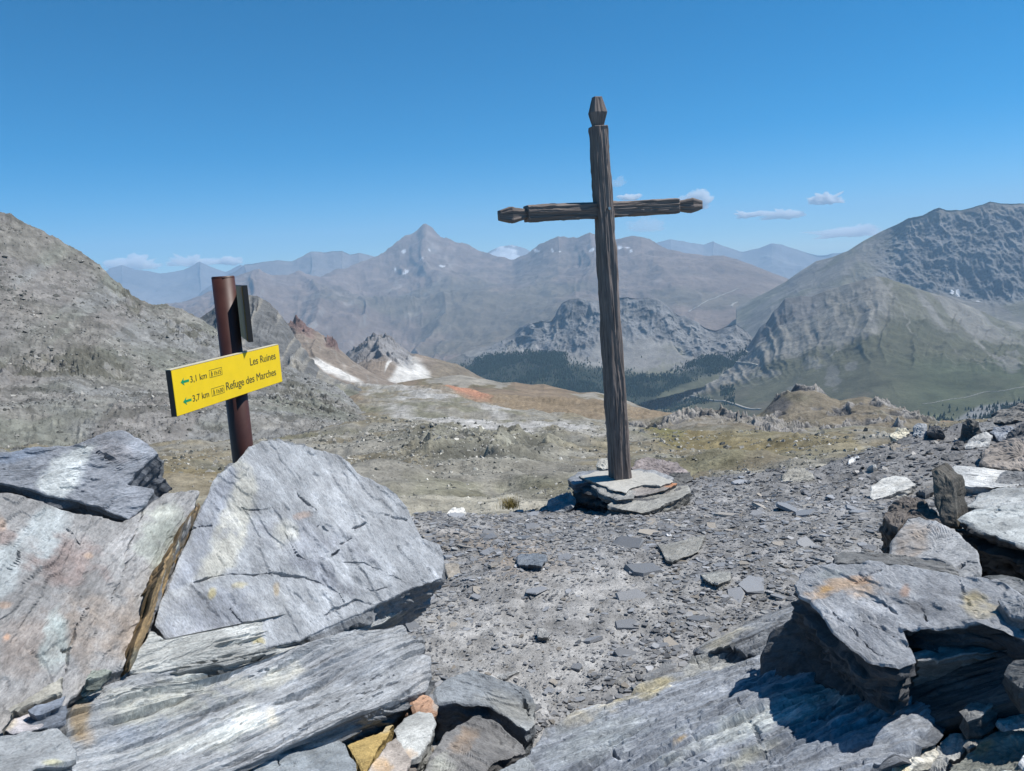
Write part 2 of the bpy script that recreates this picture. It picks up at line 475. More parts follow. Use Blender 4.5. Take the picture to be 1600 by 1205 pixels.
# --- the pale crag above the forest
def crag():
    crest = [(640, 585, 3500), (680, 572, 3500), (705, 560, 3500), (735, 548, 3500), (765, 538, 3500), (795, 525, 3500), (812, 512, 3500), (830, 502, 3450), (845, 496, 3400), (858, 499, 3400), (866, 488, 3400), (878, 472, 3400), (890, 467, 3400), (905, 466, 3400), (918, 470, 3400), (932, 471, 3400), (945, 469, 3400), (962, 462, 3400), (978, 461, 3400), (995, 465, 3400), (1012, 464, 3400), (1030, 470, 3400), (1045, 480, 3400), (1060, 490, 3400), (1075, 498, 3400), (1095, 506, 3400), (1118, 512, 3400), (1138, 504, 3400), (1150, 502, 3400), (1160, 510, 3400), (1172, 522, 3400), (1190, 545, 3400), (1230, 570, 3400)]
    m2 = [(640, 600, 3380), (705, 580, 3350), (795, 550, 3300), (860, 535, 3230), (920, 535, 3200), (1000, 535, 3200), (1060, 540, 3200), (1120, 545, 3200), (1170, 548, 3230), (1230, 590, 3250)]
    m1 = [(640, 620, 3150), (760, 590, 3050), (860, 575, 2980), (960, 585, 2950), (1060, 590, 2950), (1120, 585, 2980), (1230, 610, 3000)]
    ft = [(640, 680, 2500), (760, 650, 2450), (960, 660, 2400), (1230, 660, 2400)]
    P, px, py, v = loft([ft, m1, m2, crest], 640, 1230, 1.3, 205)
    r = rr(P)
    edge = 0.62 + 0.13 * fbm(np.stack([px / 28, 0 * px, 0 * px + 4], -1), 4) + 0.10 * smooth(880, 780, px) + 0.07 * np.cos((px - 1000) / 42.0)
    cliff = smooth(-0.03, 0.05, v - edge) * smooth(735, 800, px)
    d = relief(P, px, r, 160, 6, 33.0, 0.55, 150)
    P = roughen(P, v, 1.0, d * (7 + 24 * cliff), 0.6)
    q = np.stack([(P[..., 0] - 0.25 * P[..., 2]) / 30, P[..., 1] / 50, P[..., 2] / 120], -1)
    P = P + np.array([0.1, -0.85, 0.25]) * (ridged(q, 6, 0.62) - 1 + 0.2 * fbm(q * 3.1, 4, 0.65))[..., None] * (11 * cliff * smooth(1.02, 0.93, v))[..., None]
    n1 = fbm(P / 180 + 1, 5); n2 = fbm(P / 40 + 4, 4)
    c = np.ones(P.shape) * np.array([0.35, 0.335, 0.315])
    c = mixc(c, (0.27, 0.272, 0.28), cliff * 0.95)
    c = mixc(c, (0.33, 0.33, 0.335), cliff * smooth(0.0, 0.7, n1 + 0.3 * n2) * 0.7)
    grass = soft_poly([(1000, 610), (1020, 560), (1045, 535), (1070, 540), (1080, 575), (1060, 600)], px, py, 8)
    c = mixc(c, (0.24, 0.235, 0.17), grass * 0.6 * smooth(-0.2, 0.3, n2))
    c = mixc(c, (0.115, 0.12, 0.06), smooth(0.42, 0.30, v + 0.05 * n1) * 0.9)
    c = mixc(c, (0.21, 0.185, 0.14), smooth(760, 690, px + 20 * n1) * 0.7)
    c = mixc(c, (0.036, 0.05, 0.034), soft_poly([(712, 576), (745, 564), (790, 558), (830, 555), (872, 553), (892, 566), (930, 576), (1000, 586), (1015, 597), (1042, 590), (1066, 576), (1100, 564), (1172, 554), (1182, 562), (1150, 577), (1110, 584), (1062, 602), (1010, 632), (940, 650), (840, 632), (740, 610)], px + 7 * n2, py + 3 * n1, 7) * 0.95)
    c *= (1 + 0.2 * n2)[..., None]
    LAYERS['crag'] = (P, px)
    terrain('mountain', P, c, M_MID, 'jagged pale crag rising over the dark forest behind the cross')
    return P, px, py, v
CRAG = crag()

# --- the grassy scree pyramid on the right and the valley floor below it
def right_hill():
    crest = [(930, 640, 3100), (985, 612, 3150), (1040, 598, 3200), (1090, 585, 3250), (1130, 572, 3250), (1150, 560, 3250), (1162, 548, 3250), (1176, 528, 3250), (1186, 510, 3200), (1196, 503, 3200), (1208, 485, 3200), (1216, 478, 3200), (1226, 466, 3200), (1240, 464, 3200), (1252, 460, 3200), (1266, 462, 3200), (1285, 455, 3200), (1305, 448, 3200), (1325, 442, 3150), (1345, 437, 3150), (1368, 431, 3150), (1388, 434, 3150), (1405, 441, 3150), (1440, 452, 3200), (1480, 464, 3300), (1520, 480, 3400), (1560, 498, 3500), (1600, 505, 3600), (1720, 515, 3700)]
    m3 = [(930, 650, 2900), (1060, 615, 2900), (1150, 580, 2900), (1220, 530, 2850), (1300, 505, 2800), (1370, 490, 2750), (1440, 505, 2800), (1540, 530, 2900), (1720, 560, 3000)]
    m2 = [(930, 660, 2650), (1060, 635, 2600), (1150, 600, 2600), (1250, 575, 2500), (1370, 560, 2400), (1480, 570, 2400), (1600, 575, 2450), (1720, 580, 2500)]
    m1 = [(930, 675, 2350), (1060, 655, 2300), (1200, 635, 2200), (1370, 620, 2100), (1500, 630, 2100), (1720, 630, 2100)]
    ft = [(930, 740, 1700), (1200, 730, 1650), (1720, 720, 1600)]
    P, px, py, v = loft([ft, m1, m2, m3, crest], 930, 1720, 1.5, 230)
    r = rr(P)
    up = smooth(0.42, 0.62, v)
    d = relief(P, px, r, 260, 7, 41.0, 0.35, 170)
    rock = smooth(0.80, 0.9, v + 0.06 * fbm(P / 120, 3)) * smooth(1300, 1260, px) * smooth(1150, 1172, px)
    rock = np.maximum(rock, smooth(0.55, 0.2, (np.abs(px - 1282 + (py - 540) * -0.55) / 16)) * smooth(500, 520, py) * smooth(575, 560, py) * 0.3)
    P = roughen(P, v, 1.0, d * (7 + 7 * up + 18 * rock), 0.4)
    ga = (px - 1330) / 26.0 + np.sign(px - 1345) * 0 + 0.7 * fbm(P / 220 + 8, 4)
    gul = ridged(np.stack([ga + (px - 1345) / 90.0 * (py - 440) / 60.0, v * 1.6, 0 * ga + 5], -1), 4)
    P = P.copy(); P[..., 2] += ((gul - 1.0) * 8 + (ridged(P / 38, 4, 0.6) - 1) * 4) * smooth(0.40, 0.60, v) * smooth(1.02, 0.93, v)
    n1 = fbm(P / 260 + 1, 5); n2 = fbm(P / 45 + 4, 4)
    c = np.ones(P.shape) * np.array([0.13, 0.13, 0.08])
    c = mixc(c, (0.19, 0.165, 0.115), smooth(-0.05, 0.4, n1) * 0.8)
    c = mixc(c, (0.10, 0.122, 0.062), smooth(1350, 1480, px) * smooth(0.62, 0.5, v) * 0.7)
    # scree fans
    a = (px - 800) / FPX * r / 90
    gs = ridged(np.stack([a + (py - 500) / 70 + 0.8 * fbm(P / 200, 3), v * 2.0, 0 * a + 3], -1), 4)
    scr = smooth(0.58, 0.72, v + 0.09 * n1 + 0.06 * smooth(1.0, 1.5, gs) - 0.13 * smooth(1380, 1560, px))
    c = mixc(c, (0.30, 0.285, 0.255), scr * 0.9)
    c = mixc(c, (0.165, 0.16, 0.10), scr * smooth(0.0, 0.35, fbm(np.stack([a * 0.6, v * 1.3, a * 0 + 1], -1), 4) + 0.1) * smooth(1290, 1350, px) * 0.75)
    c = mixc(c, (0.34, 0.32, 0.28), smooth(1.25, 1.65, gs) * smooth(0.42, 0.55, v) * 0.75)
    c = mixc(c, (0.20, 0.195, 0.195), rock * 0.9)
    for (x, y, w, h) in ((1245, 607, 12, 10), (1300, 590, 9, 14), (1160, 586, 18, 6), (1190, 580, 22, 5), (1580, 560, 16, 12), (1330, 570, 7, 9), (1275, 565, 14, 8)):
        dd = ((px - x) / w) ** 2 + ((py - y) / h) ** 2 + 2.2 * n2 + 1.0 * n1
        c = mixc(c, (0.31, 0.30, 0.28), smooth(1.5, 0.0, dd) * 0.5)
    c = mixc(c, (0.30, 0.30, 0.29), soft_poly([(1490, 655), (1530, 634), (1640, 622), (1640, 640), (1560, 652)], px, py, 3))
    c *= (1 + 0.22 * n2)[..., None]
    LAYERS['right_hill'] = (P, px)
    terrain('mountain', P, c, M_MID, 'green and grey scree pyramid above the valley on the right')
    return P, px, py, v
RHILL = right_hill()

# --- nearer hills round the bowl
def ridge_layer(name, label, rows, x0, x1, step, nv, lam, A, seed, colfn, mat, gully=0.3, glam=None, taper=0.4, vmicro=0.0, back=0.15):
    P, px, py, v = loft(rows, x0, x1, step, nv, back)
    r = rr(P)
    d = relief(P, px, r, lam, 7, seed, gully, glam)
    P = roughen(P, v, A, d, taper)
    c, P = colfn(P, px, py, v, r)
    terrain(name, P, c, mat, label)
    return None, P, px, py, v

def c_brown_hills(P, px, py, v, r):
    n1 = fbm(P / 90 + 1, 5); n2 = fbm(P / 16 + 4, 4)
    c = np.ones(P.shape) * np.array([0.235, 0.175, 0.115])
    c = mixc(c, (0.165, 0.145, 0.075), smooth(-0.05, 0.4, n1) * 0.7)
    c = mixc(c, (0.36, 0.335, 0.30), smooth(0.25, 0.5, n1 + 0.5 * n2 - 0.1) * 0.6)
    return c * (1 + 0.22 * n2)[..., None], P

def c_pinnacle(P, px, py, v, r):
    n1 = fbm(P / 60 + 1, 5); n2 = fbm(P / 12 + 4, 4)
    top = smooth(0.70, 0.80, v + 0.05 * n1) * smooth(650, 636, px)
    q = np.stack([P[..., 0] / 24, P[..., 1] / 24, P[..., 2] / 40], -1)
    rid = ridged(q, 4)
    P = P.copy(); P[..., 2] += (rid - 0.9) * 9 * top * smooth(540, 560, px); P[..., 1] -= (rid - 1) * 5 * top
    c = np.ones(P.shape) * np.array([0.25, 0.20, 0.155])
    sc_ = soft_poly([(606, 594), (618, 566), (600, 543), (642, 553), (672, 578), (684, 600)], px + 7 * n1, py, 5)
    gs = ridged(np.stack([px / 11 + (py - 540) / 22, v * 1.2, px * 0 + 2], -1), 3)
    sc_ = np.maximum(sc_, soft_poly([(585, 540), (615, 540), (650, 575), (610, 585)], px, py, 6) * smooth(0.9, 1.3, gs))
    c = mixc(c, (0.66, 0.64, 0.60), sc_ * 0.9)
    c = mixc(c, (0.24, 0.235, 0.24), top * 0.9)
    c = mixc(c, (0.165, 0.14, 0.09), smooth(650, 690, px + 20 * n1) * 0.5)
    return c * (1 + 0.2 * n2)[..., None], P

ridge_layer('hill', 'brown rolling hills in front of the dark forest',
    [[(600, 690, 620), (800, 680, 620), (1130, 690, 620)], [(600, 640, 900), (760, 620, 900), (900, 630, 900), (1130, 660, 880)],
     [(600, 600, 1150), (680, 590, 1150), (720, 586, 1150), (755, 592, 1150), (785, 597, 1120), (805, 596, 1100), (830, 600, 1100), (850, 599, 1100), (880, 606, 1080), (905, 612, 1060), (930, 611, 1050), (955, 617, 1050), (985, 626, 1050), (1020, 640, 1000), (1060, 648, 1000), (1130, 660, 1000)]],
    600, 1130, 1.4, 125, 150, 9.0, 51.0, c_brown_hills, M_MID, 0.25, 90)
ridge_layer('hill', 'little pyramid with grey rock pinnacles and white scree',
    [[(500, 660, 900), (620, 650, 880), (800, 650, 900)], [(500, 610, 1150), (590, 600, 1100), (700, 605, 1150), (800, 615, 1180)],
     [(500, 590, 1500), (535, 558, 1480), (545, 547, 1470), (556, 538, 1450), (570, 530, 1440), (580, 523, 1430), (592, 520, 1420), (603, 522, 1410), (612, 530, 1400), (622, 537, 1400), (632, 541, 1400), (642, 550, 1400), (665, 556, 1400), (690, 563, 1400), (715, 570, 1400), (735, 580, 1400), (760, 592, 1400), (800, 604, 1400)]],
    500, 800, 1.2, 150, 110, 8.0, 52.0, c_pinnacle, M_MID, 0.45, 40)

def c_red_ridge(P, px, py, v, r):
    n1 = fbm(P / 50 + 1, 5); n2 = fbm(P / 10 + 4, 4)
    top = smooth(0.80, 0.88, v + 0.05 * n1) * np.maximum(smooth(446, 456, px) * smooth(500, 480, px), smooth(504, 512, px) * smooth(534, 527, px))
    q = np.stack([P[..., 0] / 14, P[..., 1] / 14, P[..., 2] / 24], -1); rid = ridged(q, 4)
    P = P.copy(); P[..., 2] += (rid - 0.7) * 8 * top
    c = np.ones(P.shape) * np.array([0.245, 0.20, 0.16])
    c = mixc(c, (0.20, 0.125, 0.115), top * 0.9)
    c = mixc(c, (0.68, 0.66, 0.62), soft_poly([(482, 555), (500, 556), (530, 570), (565, 592), (540, 590), (505, 575)], px + 4 * n1, py, 3) * 0.9)
    gs = ridged(np.stack([px / 16 - (py - 540) / 40, v * 1.2, px * 0 + 2], -1), 3)
    c = mixc(c, (0.34, 0.315, 0.28), smooth(1.1, 1.5, gs) * 0.4)
    return c * (1 + 0.2 * n2)[..., None], P
ridge_layer('hill', 'brown scree ridge with reddish rock teeth and a white scree patch beside the sign',
    [[(380, 640, 650), (560, 650, 620), (720, 650, 640)], [(380, 560, 950), (500, 560, 900), (600, 600, 860), (720, 620, 840)],
     [(380, 490, 1150), (430, 500, 1150), (450, 504, 1130), (462, 497, 1120), (476, 502, 1110), (490, 513, 1100), (508, 525, 1080), (525, 530, 1060), (532, 545, 1050), (550, 562, 1040), (575, 578, 1030), (600, 592, 1010), (640, 606, 980), (720, 625, 950)]],
    380, 720, 1.2, 150, 90, 6.0, 53.0, c_red_ridge, M_MID, 0.4, 40)

def c_grey_ridge(P, px, py, v, r):
    n1 = fbm(P / 35 + 1, 5); n2 = fbm(P / 8 + 4, 4)
    c = np.ones(P.shape) * np.array([0.26, 0.245, 0.215])
    gs = ridged(np.stack([px / 22 + (py - 500) / 45, py / 90.0, px * 0 + 2], -1), 5)
    P = P.copy(); P[..., 1] -= (gs - 1) * 7 * smooth(1.02, 0.94, v)
    c = mixc(c, (0.13, 0.135, 0.14), smooth(1.0, 0.55, gs) * 0.8)
    c = mixc(c, (0.20, 0.20, 0.13), smooth(0.55, 0.3, v + 0.2 * n1) * 0.6)
    return c * (1 + 0.25 * n2)[..., None], P
ridge_layer('hill', 'furrowed grey rock ridge directly behind the signpost',
    [[(270, 650, 420), (430, 670, 400), (700, 690, 380)], [(270, 560, 620), (400, 550, 600), (480, 580, 560), (560, 620, 520), (700, 660, 480)],
     [(270, 520, 820), (300, 502, 820), (318, 490, 820), (338, 477, 810), (352, 470, 800), (372, 462, 790), (388, 458, 780), (402, 463, 770), (418, 473, 760), (432, 484, 750), (450, 507, 740), (465, 532, 720), (478, 553, 710), (490, 568, 700), (515, 586, 680), (545, 600, 660), (580, 614, 640), (620, 632, 620), (700, 658, 600)]],
    270, 700, 1.25, 190, 60, 7.0, 54.0, c_grey_ridge, M_HILL, 0.5, 22)

def c_left_hill(P, px, py, v, r):
    n1 = fbm(P / 45 + 1, 5); n2 = fbm(P / 7 + 4, 5); n3 = fbm(P / 20 + 9, 4)
    # ledges and strewn blocks
    P = P.copy()
    led = soft_poly([(-60, 545), (60, 538), (150, 536), (190, 548), (230, 580), (150, 570), (40, 575), (-60, 585)], px + 14 * n1, py, 6)
    led2 = soft_poly([(180, 445), (205, 440), (225, 470), (215, 490), (190, 465)], px + 6 * n1, py, 4)
    led3 = soft_poly([(255, 500), (290, 495), (330, 520), (320, 540), (270, 530)], px + 8 * n1, py, 6)
    led4 = soft_poly([(420, 575), (470, 590), (540, 620), (565, 640), (540, 640), (470, 640), (430, 620)], px + 8 * n1, py, 8)
    blk = ridged(P / 5.0, 4)
    L = np.clip(led + led2 + led3 + 0.7 * led4, 0, 1)
    P[..., 2] += (blk - 0.8) * 2.2 * L + (ridged(P / 3.2 + 5, 4, 0.6) - 0.9) * 0.6
    c = np.ones(P.shape) * np.array([0.245, 0.246, 0.238])
    c = mixc(c, (0.19, 0.196, 0.158), smooth(-0.12, 0.4, n1) * 0.75)
    c = mixc(c, (0.29, 0.275, 0.25), smooth(0.15, 0.5, n3) * 0.6)
    c = mixc(c, (0.225, 0.205, 0.188), smooth(0.0, 0.35, fbm(np.stack([px / 130 + (py - 500) / 90, py / 300.0, px * 0 + 4], -1), 4)) * 0.6)
    c = mixc(c, (0.17, 0.165, 0.125), np.clip(L, 0, 1) * smooth(-0.25, 0.25, n2) * 0.8)
    c = mixc(c, (0.10, 0.098, 0.085), smooth(0.22, 0.5, n2 + 0.25 * L) * 0.55)
    c = mixc(c, (0.20, 0.175, 0.09), smooth(0.10, 0.0, v + 0.05 * n1) * 0.6)
    return c * (1 + 0.25 * fbm(P / 2.6, 3))[..., None], P
LH = ridge_layer('hill', 'long grey scree hillside descending from the left edge',
    [[(-300, 790, 70), (0, 780, 75), (300, 775, 85), (500, 770, 90), (640, 760, 95)],
     [(-300, 690, 125), (0, 690, 130), (200, 695, 135), (400, 698, 140), (520, 690, 150), (640, 690, 160)],
     [(-300, 600, 200), (0, 615, 210), (200, 625, 220), (400, 640, 215), (520, 650, 215), (640, 676, 215)],
     [(-300, 500, 300), (0, 520, 310), (150, 530, 320), (300, 575, 310), (400, 595, 290), (500, 620, 270), (640, 668, 260)],
     [(-300, 195, 480), (-60, 298, 460), (-20, 318, 460), (0, 327, 455), (20, 333, 452), (40, 345, 450), (62, 355, 448), (90, 370, 445), (122, 386, 440), (142, 397, 438), (158, 408, 436), (178, 430, 434), (200, 446, 430), (216, 462, 428), (236, 470, 425), (262, 474, 420), (290, 482, 415), (312, 494, 410), (345, 516, 400), (385, 540, 385), (440, 566, 365), (500, 590, 345), (535, 606, 330), (552, 622, 320), (566, 638, 310), (600, 655, 300), (640, 664, 290)]],
    -180, 640, 1.3, 280, 70, 5.5, 61.0, c_left_hill, M_HILL, 0.2, 30, 0.5)

# --- the bowl below the col: scree, turf and broken rock
def bowl():
    xs = (-350, 200, 420, 560, 700, 860, 1000, 1120, 1250, 1400, 1800)
    def row(pys, r): return [(x, y, q) for x, y, q in zip(xs, pys, r if hasattr(r, '__len__') else [r] * len(xs))]
    rows = [row((1000, 980, 960, 940, 920, 900, 880, 860, 840, 820, 800), 8.5),
            row((835, 830, 826, 820, 814, 802, 785, 775, 770, 760, 740), 14),
            row((785, 782, 780, 776, 770, 762, 752, 746, 742, 735, 715), 24),
            row((748, 746, 745, 743, 738, 734, 728, 724, 722, 715, 700), 42),
            row((722, 720, 718, 714, 708, 706, 706, 706, 704, 698, 690), 75),
            row((708, 706, 702, 690, 682, 684, 692, 694, 692, 688, 680), 120),
            row((706, 702, 690, 668, 664, 668, 678, 684, 684, 682, 676), 190),
            row((700, 692, 676, 648, 642, 652, 664, 672, 676, 676, 672), 290),
            row((690, 680, 660, 624, 622, 638, 656, 664, 670, 672, 668), 430),
            row((680, 668, 640, 602, 606, 626, 648, 656, 664, 668, 664), 620)]
    P, px, py, v = loft(rows, -130, 1640, 1.75, 330, 0.3, 4)
    r = rr(P)
    lr = np.log(r)
    knoll = np.exp(-(((px - 690) / 75) ** 2 + ((py - 700) / 26) ** 2)) + 0.8 * np.exp(-(((px - 790) / 70) ** 2 + ((py - 715) / 24) ** 2)) + 0.5 * np.exp(-(((px - 860) / 60) ** 2 + ((py - 690) / 14) ** 2))
    q = P / 1.0
    d = fbm(q / 34, 5) * 1.6 * smooth(30, 120, r) + fbm(q / 7, 5) * 0.65 * smooth(9, 30, r) + fbm(q / 1.4, 4) * 0.13
    n1 = fbm(q / 11 + 1, 5); n2 = fbm(q / 2.2 + 4, 4); n3 = fbm(q / 0.6 + 2, 3)
    n4 = fbm(np.stack([px / 120, py / 22.0, px * 0 + 8], -1), 4)
    outcrop = np.clip(knoll * 1.25 + 0.45 * n1, 0, 1)
    st = ridged(np.stack([(q[..., 0] * 0.8 + q[..., 2] * 1.2) / 3.4, q[..., 1] / 9, q[..., 2] / 2.4], -1), 5)
    P = P.copy()
    P[..., 2] += d + outcrop * (st - 0.7) * 1.15 * smooth(20, 60, r) + knoll * 1.8
    far = smooth(210, 330, r)
    P[..., 2] += far * fbm(q / 60 + 7, 5) * 4.5
    # turf, scree and the white moraine
    c = np.ones(P.shape) * np.array([0.27, 0.255, 0.215])
    turf = smooth(-0.10, 0.25, n1 + 0.35 * n4 + 0.1)
    c = mixc(c, (0.225, 0.182, 0.105), turf * 0.7)
    c = mixc(c, (0.165, 0.162, 0.095), smooth(0.1, 0.5, fbm(q / 15 + 22, 4) + 0.4 * n4) * 0.55)
    c = mixc(c, (0.26, 0.20, 0.10), soft_poly([(140, 770), (200, 728), (320, 714), (345, 740), (330, 775)], px + 40 * n1, py + 8 * n2, 22) * 0.8)
    c = mixc(c, (0.245, 0.24, 0.19), outcrop * 0.8)
    c = mixc(c, (0.10, 0.10, 0.085), outcrop * smooth(0.95, 0.6, st) * 0.8)
    nearscree = smooth(26, 17, r + 5 * n1)
    c = mixc(c, (0.36, 0.335, 0.275), nearscree * 0.85)
    white = soft_poly([(548, 600), (600, 596), (700, 616), (800, 640), (900, 655), (980, 655), (1010, 672), (930, 684), (800, 682), (720, 668), (640, 656), (590, 640)], px + 16 * n1, py + 4 * n4, 9)
    wt = fbm(q / 25 + 6, 4)
    c = mixc(c, (0.40, 0.39, 0.37), white * smooth(-0.35, 0.1, n4 + 0.4 * wt) * 0.9)
    c = mixc(c, (0.52, 0.505, 0.485), white * smooth(0.1, 0.6, n4 + 0.3 * n2 + 0.2 * wt) * 0.8)
    c = mixc(c, (0.25, 0.185, 0.115), smooth(330, 480, r) * (1 - white) * 0.9)
    red = soft_poly([(690, 604), (705, 598), (728, 602), (752, 612), (770, 622), (745, 622), (715, 616)], px + 5 * n1, py, 3)
    c = mixc(c, C_RED, red * 0.9)
    # turf hollow right of the cross
    c = mixc(c, (0.23, 0.185, 0.085), soft_poly([(1000, 670), (1050, 664), (1110, 685), (1200, 690), (1330, 690), (1350, 704), (1200, 706), (1080, 704), (1030, 690)], px, py, 8) * 0.8)
    c = mixc(c, (0.175, 0.17, 0.06), soft_poly([(1010, 672), (1045, 664), (1075, 676), (1060, 690), (1030, 686)], px, py, 8) * 0.7)
    c *= (1 + 0.24 * n2 + 0.16 * n3)[..., None]
    terrain('slope', P, c, M_BOWL, 'stony turf slope and pale moraine in the bowl below the pass')
    return P, px, py, v
BOWL = bowl()

def c_knoll(P, px, py, v, r):
    n1 = fbm(P / 22 + 1, 5); n2 = fbm(P / 4 + 4, 4)
    P = P.copy()
    rk = smooth(0.1, 0.4, n1 + 0.25 * n2)
    rid = ridged(P / np.array([7, 7, 12.0]), 5)
    P[..., 2] += rk * (rid - 0.8) * 3.0
    c = np.ones(P.shape) * np.array([0.19, 0.172, 0.12])
    c = mixc(c, (0.235, 0.195, 0.14), smooth(-0.15, 0.25, fbm(P / 40 + 7, 4)) * 0.8)
    c = mixc(c, (0.31, 0.295, 0.28), rk * 0.9)
    c = mixc(c, (0.11, 0.11, 0.115), rk * smooth(0.9, 0.55, rid) * 0.9)
    dk = soft_poly([(1195, 645), (1200, 628), (1225, 622), (1238, 632), (1225, 645)], px, py, 5)
    c = mixc(c, (0.12, 0.118, 0.125), dk * 0.8)
    return c * (1 + 0.25 * n2)[..., None], P
ridge_layer('hill', 'rocky double knoll right of the cross above the valley',
    [[(1120, 745, 230), (1300, 745, 220), (1560, 740, 210)], [(1120, 690, 330), (1230, 660, 340), (1300, 660, 330), (1400, 665, 320), (1560, 690, 300)],
     [(1120, 672, 430), (1160, 660, 430), (1190, 644, 430), (1200, 630, 428), (1212, 616, 425), (1230, 606, 420), (1250, 601, 420), (1268, 602, 418), (1284, 608, 415), (1298, 620, 412), (1312, 627, 405), (1330, 622, 400), (1350, 618, 400), (1370, 622, 398), (1392, 628, 395), (1420, 640, 390), (1450, 652, 385), (1480, 662, 380), (1520, 672, 380), (1560, 685, 380)]],
    1120, 1560, 1.2, 150, 45, 3.5, 71.0, c_knoll, M_HILL, 0.25, 18, 0.6)
def c_front_knoll(P, px, py, v, r):
    c, P = c_knoll(P, px, py, v, r)
    n1 = fbm(P / 10 + 1, 5); n2 = fbm(P / 1.6 + 4, 4)
    c = mixc(c, (0.31, 0.29, 0.25), smooth(-0.05, 0.35, n1 + 0.4 * n2) * 0.6)
    return c, P
ridge_layer('hill', 'low stony rise right of the cross beyond the turf hollow',
    [[(960, 730, 130), (1200, 735, 120), (1460, 730, 120)], [(960, 690, 200), (1100, 672, 200), (1200, 680, 190), (1300, 700, 170), (1460, 715, 150)],
     [(960, 676, 265), (1000, 664, 265), (1040, 650, 262), (1075, 641, 260), (1105, 637, 258), (1135, 639, 255), (1165, 645, 250), (1200, 652, 245), (1235, 664, 240), (1280, 678, 230), (1330, 694, 220), (1380, 706, 210), (1460, 722, 200)]],
    960, 1460, 1.3, 130, 26, 2.0, 72.0, c_front_knoll, M_HILL, 0.2, 14, 0.6)

finish_terrain()

# ------------------------------------------------------------------ foreground materials
def schist_mat(name, rough=0.62, stretch=(1.0, 2.6, 2.0), sfac=(0.66, 1.34), spec=0.35):
    mt, nt, nd, lk, bs = nodes_of(name)
    fu = N(nt, 'ShaderNodeAttribute', attribute_name='fuv'); ti = N(nt, 'ShaderNodeAttribute', attribute_name='tint')
    def noise(scale3, sc, det, ro, dist=0.0):
        mp = N(nt, 'ShaderNodeMapping'); mp.inputs['Scale'].default_value = scale3
        lk.new(fu.outputs['Vector'], mp.inputs[0])
        n = N(nt, 'ShaderNodeTexNoise', Scale=sc, Detail=det, Roughness=ro, Distortion=dist); lk.new(mp.outputs[0], n.inputs['Vector']); return n
    streak = noise(stretch, 13.0, 8.0, 0.72, 0.8)
    mott = noise((1, 1.6, 1), 5.5, 6.0, 0.62, 0.3)
    fine = noise((1, 2.2, 1), 95.0, 5.0, 0.72)
    pale = noise((1, 2.0, 1.5), 3.1, 8.0, 0.6, 0.8)
    def rng(src, a, b, c, d):
        r = N(nt, 'ShaderNodeMapRange'); r.clamp = True
        for k, val in enumerate((a, b, c, d)): r.inputs[k + 1].default_value = val
        lk.new(src, r.inputs[0]); return r.outputs[0]
    def mul(a, b):
        m_ = N(nt, 'ShaderNodeMath', operation='MULTIPLY'); lk.new(a, m_.inputs[0]); lk.new(b, m_.inputs[1]); return m_.outputs[0]
    k = mul(mul(rng(streak.outputs[0], 0.28, 0.72, *sfac), rng(mott.outputs[0], 0.3, 0.7, 0.72, 1.28)), rng(fine.outputs[0], 0.3, 0.7, 0.66, 1.34))
    sc_ = N(nt, 'ShaderNodeVectorMath', operation='SCALE'); lk.new(ti.outputs['Color'], sc_.inputs[0]); lk.new(k, sc_.inputs['Scale'])
    mx = N(nt, 'ShaderNodeMix', data_type='RGBA'); lk.new(rng(pale.outputs[0], 0.50, 0.62, 0.0, 0.7), mx.inputs['Factor'])
    lk.new(sc_.outputs[0], mx.inputs[6])
    # pale mica patches: the same tint, lightened
    s2 = N(nt, 'ShaderNodeVectorMath', operation='SCALE'); lk.new(sc_.outputs[0], s2.inputs[0]); s2.inputs['Scale'].default_value = 1.5
    lk.new(s2.outputs[0], mx.inputs[7])
    # small dark lichen specks
    vo = N(nt, 'ShaderNodeTexVoronoi', Scale=46.0); lk.new(fu.outputs['Vector'], vo.inputs['Vector'])
    sp = N(nt, 'ShaderNodeMath', operation='MULTIPLY'); lk.new(rng(vo.outputs['Distance'], 0.10, 0.22, 1.0, 0.0), sp.inputs[0]); lk.new(rng(mott.outputs[0], 0.52, 0.6, 0.0, 0.5), sp.inputs[1])
    mx2 = N(nt, 'ShaderNodeMix', data_type='RGBA'); lk.new(sp.outputs[0], mx2.inputs['Factor']); lk.new(mx.outputs[2], mx2.inputs[6]); mx2.inputs[7].default_value = (0.05, 0.052, 0.055, 1)
    lk.new(mx2.outputs[2], bs.inputs['Base Color'])
    b1 = N(nt, 'ShaderNodeBump', Strength=0.55, Distance=0.012); lk.new(streak.outputs[0], b1.inputs['Height'])
    b2 = N(nt, 'ShaderNodeBump', Strength=0.9, Distance=0.005); lk.new(fine.outputs[0], b2.inputs['Height']); lk.new(b1.outputs[0], b2.inputs['Normal'])
    lk.new(b2.outputs[0], bs.inputs['Normal'])
    lk.new(rng(fine.outputs[0], 0.3, 0.7, rough - 0.12, rough + 0.15), bs.inputs['Roughness'])
    bs.inputs['Specular IOR Level'].default_value = spec
    return mt
M_SCHIST = schist_mat('schist')
M_BEDDED = schist_mat('bedded_schist', 0.6, (0.35, 5.5, 2.0), (0.52, 1.5))

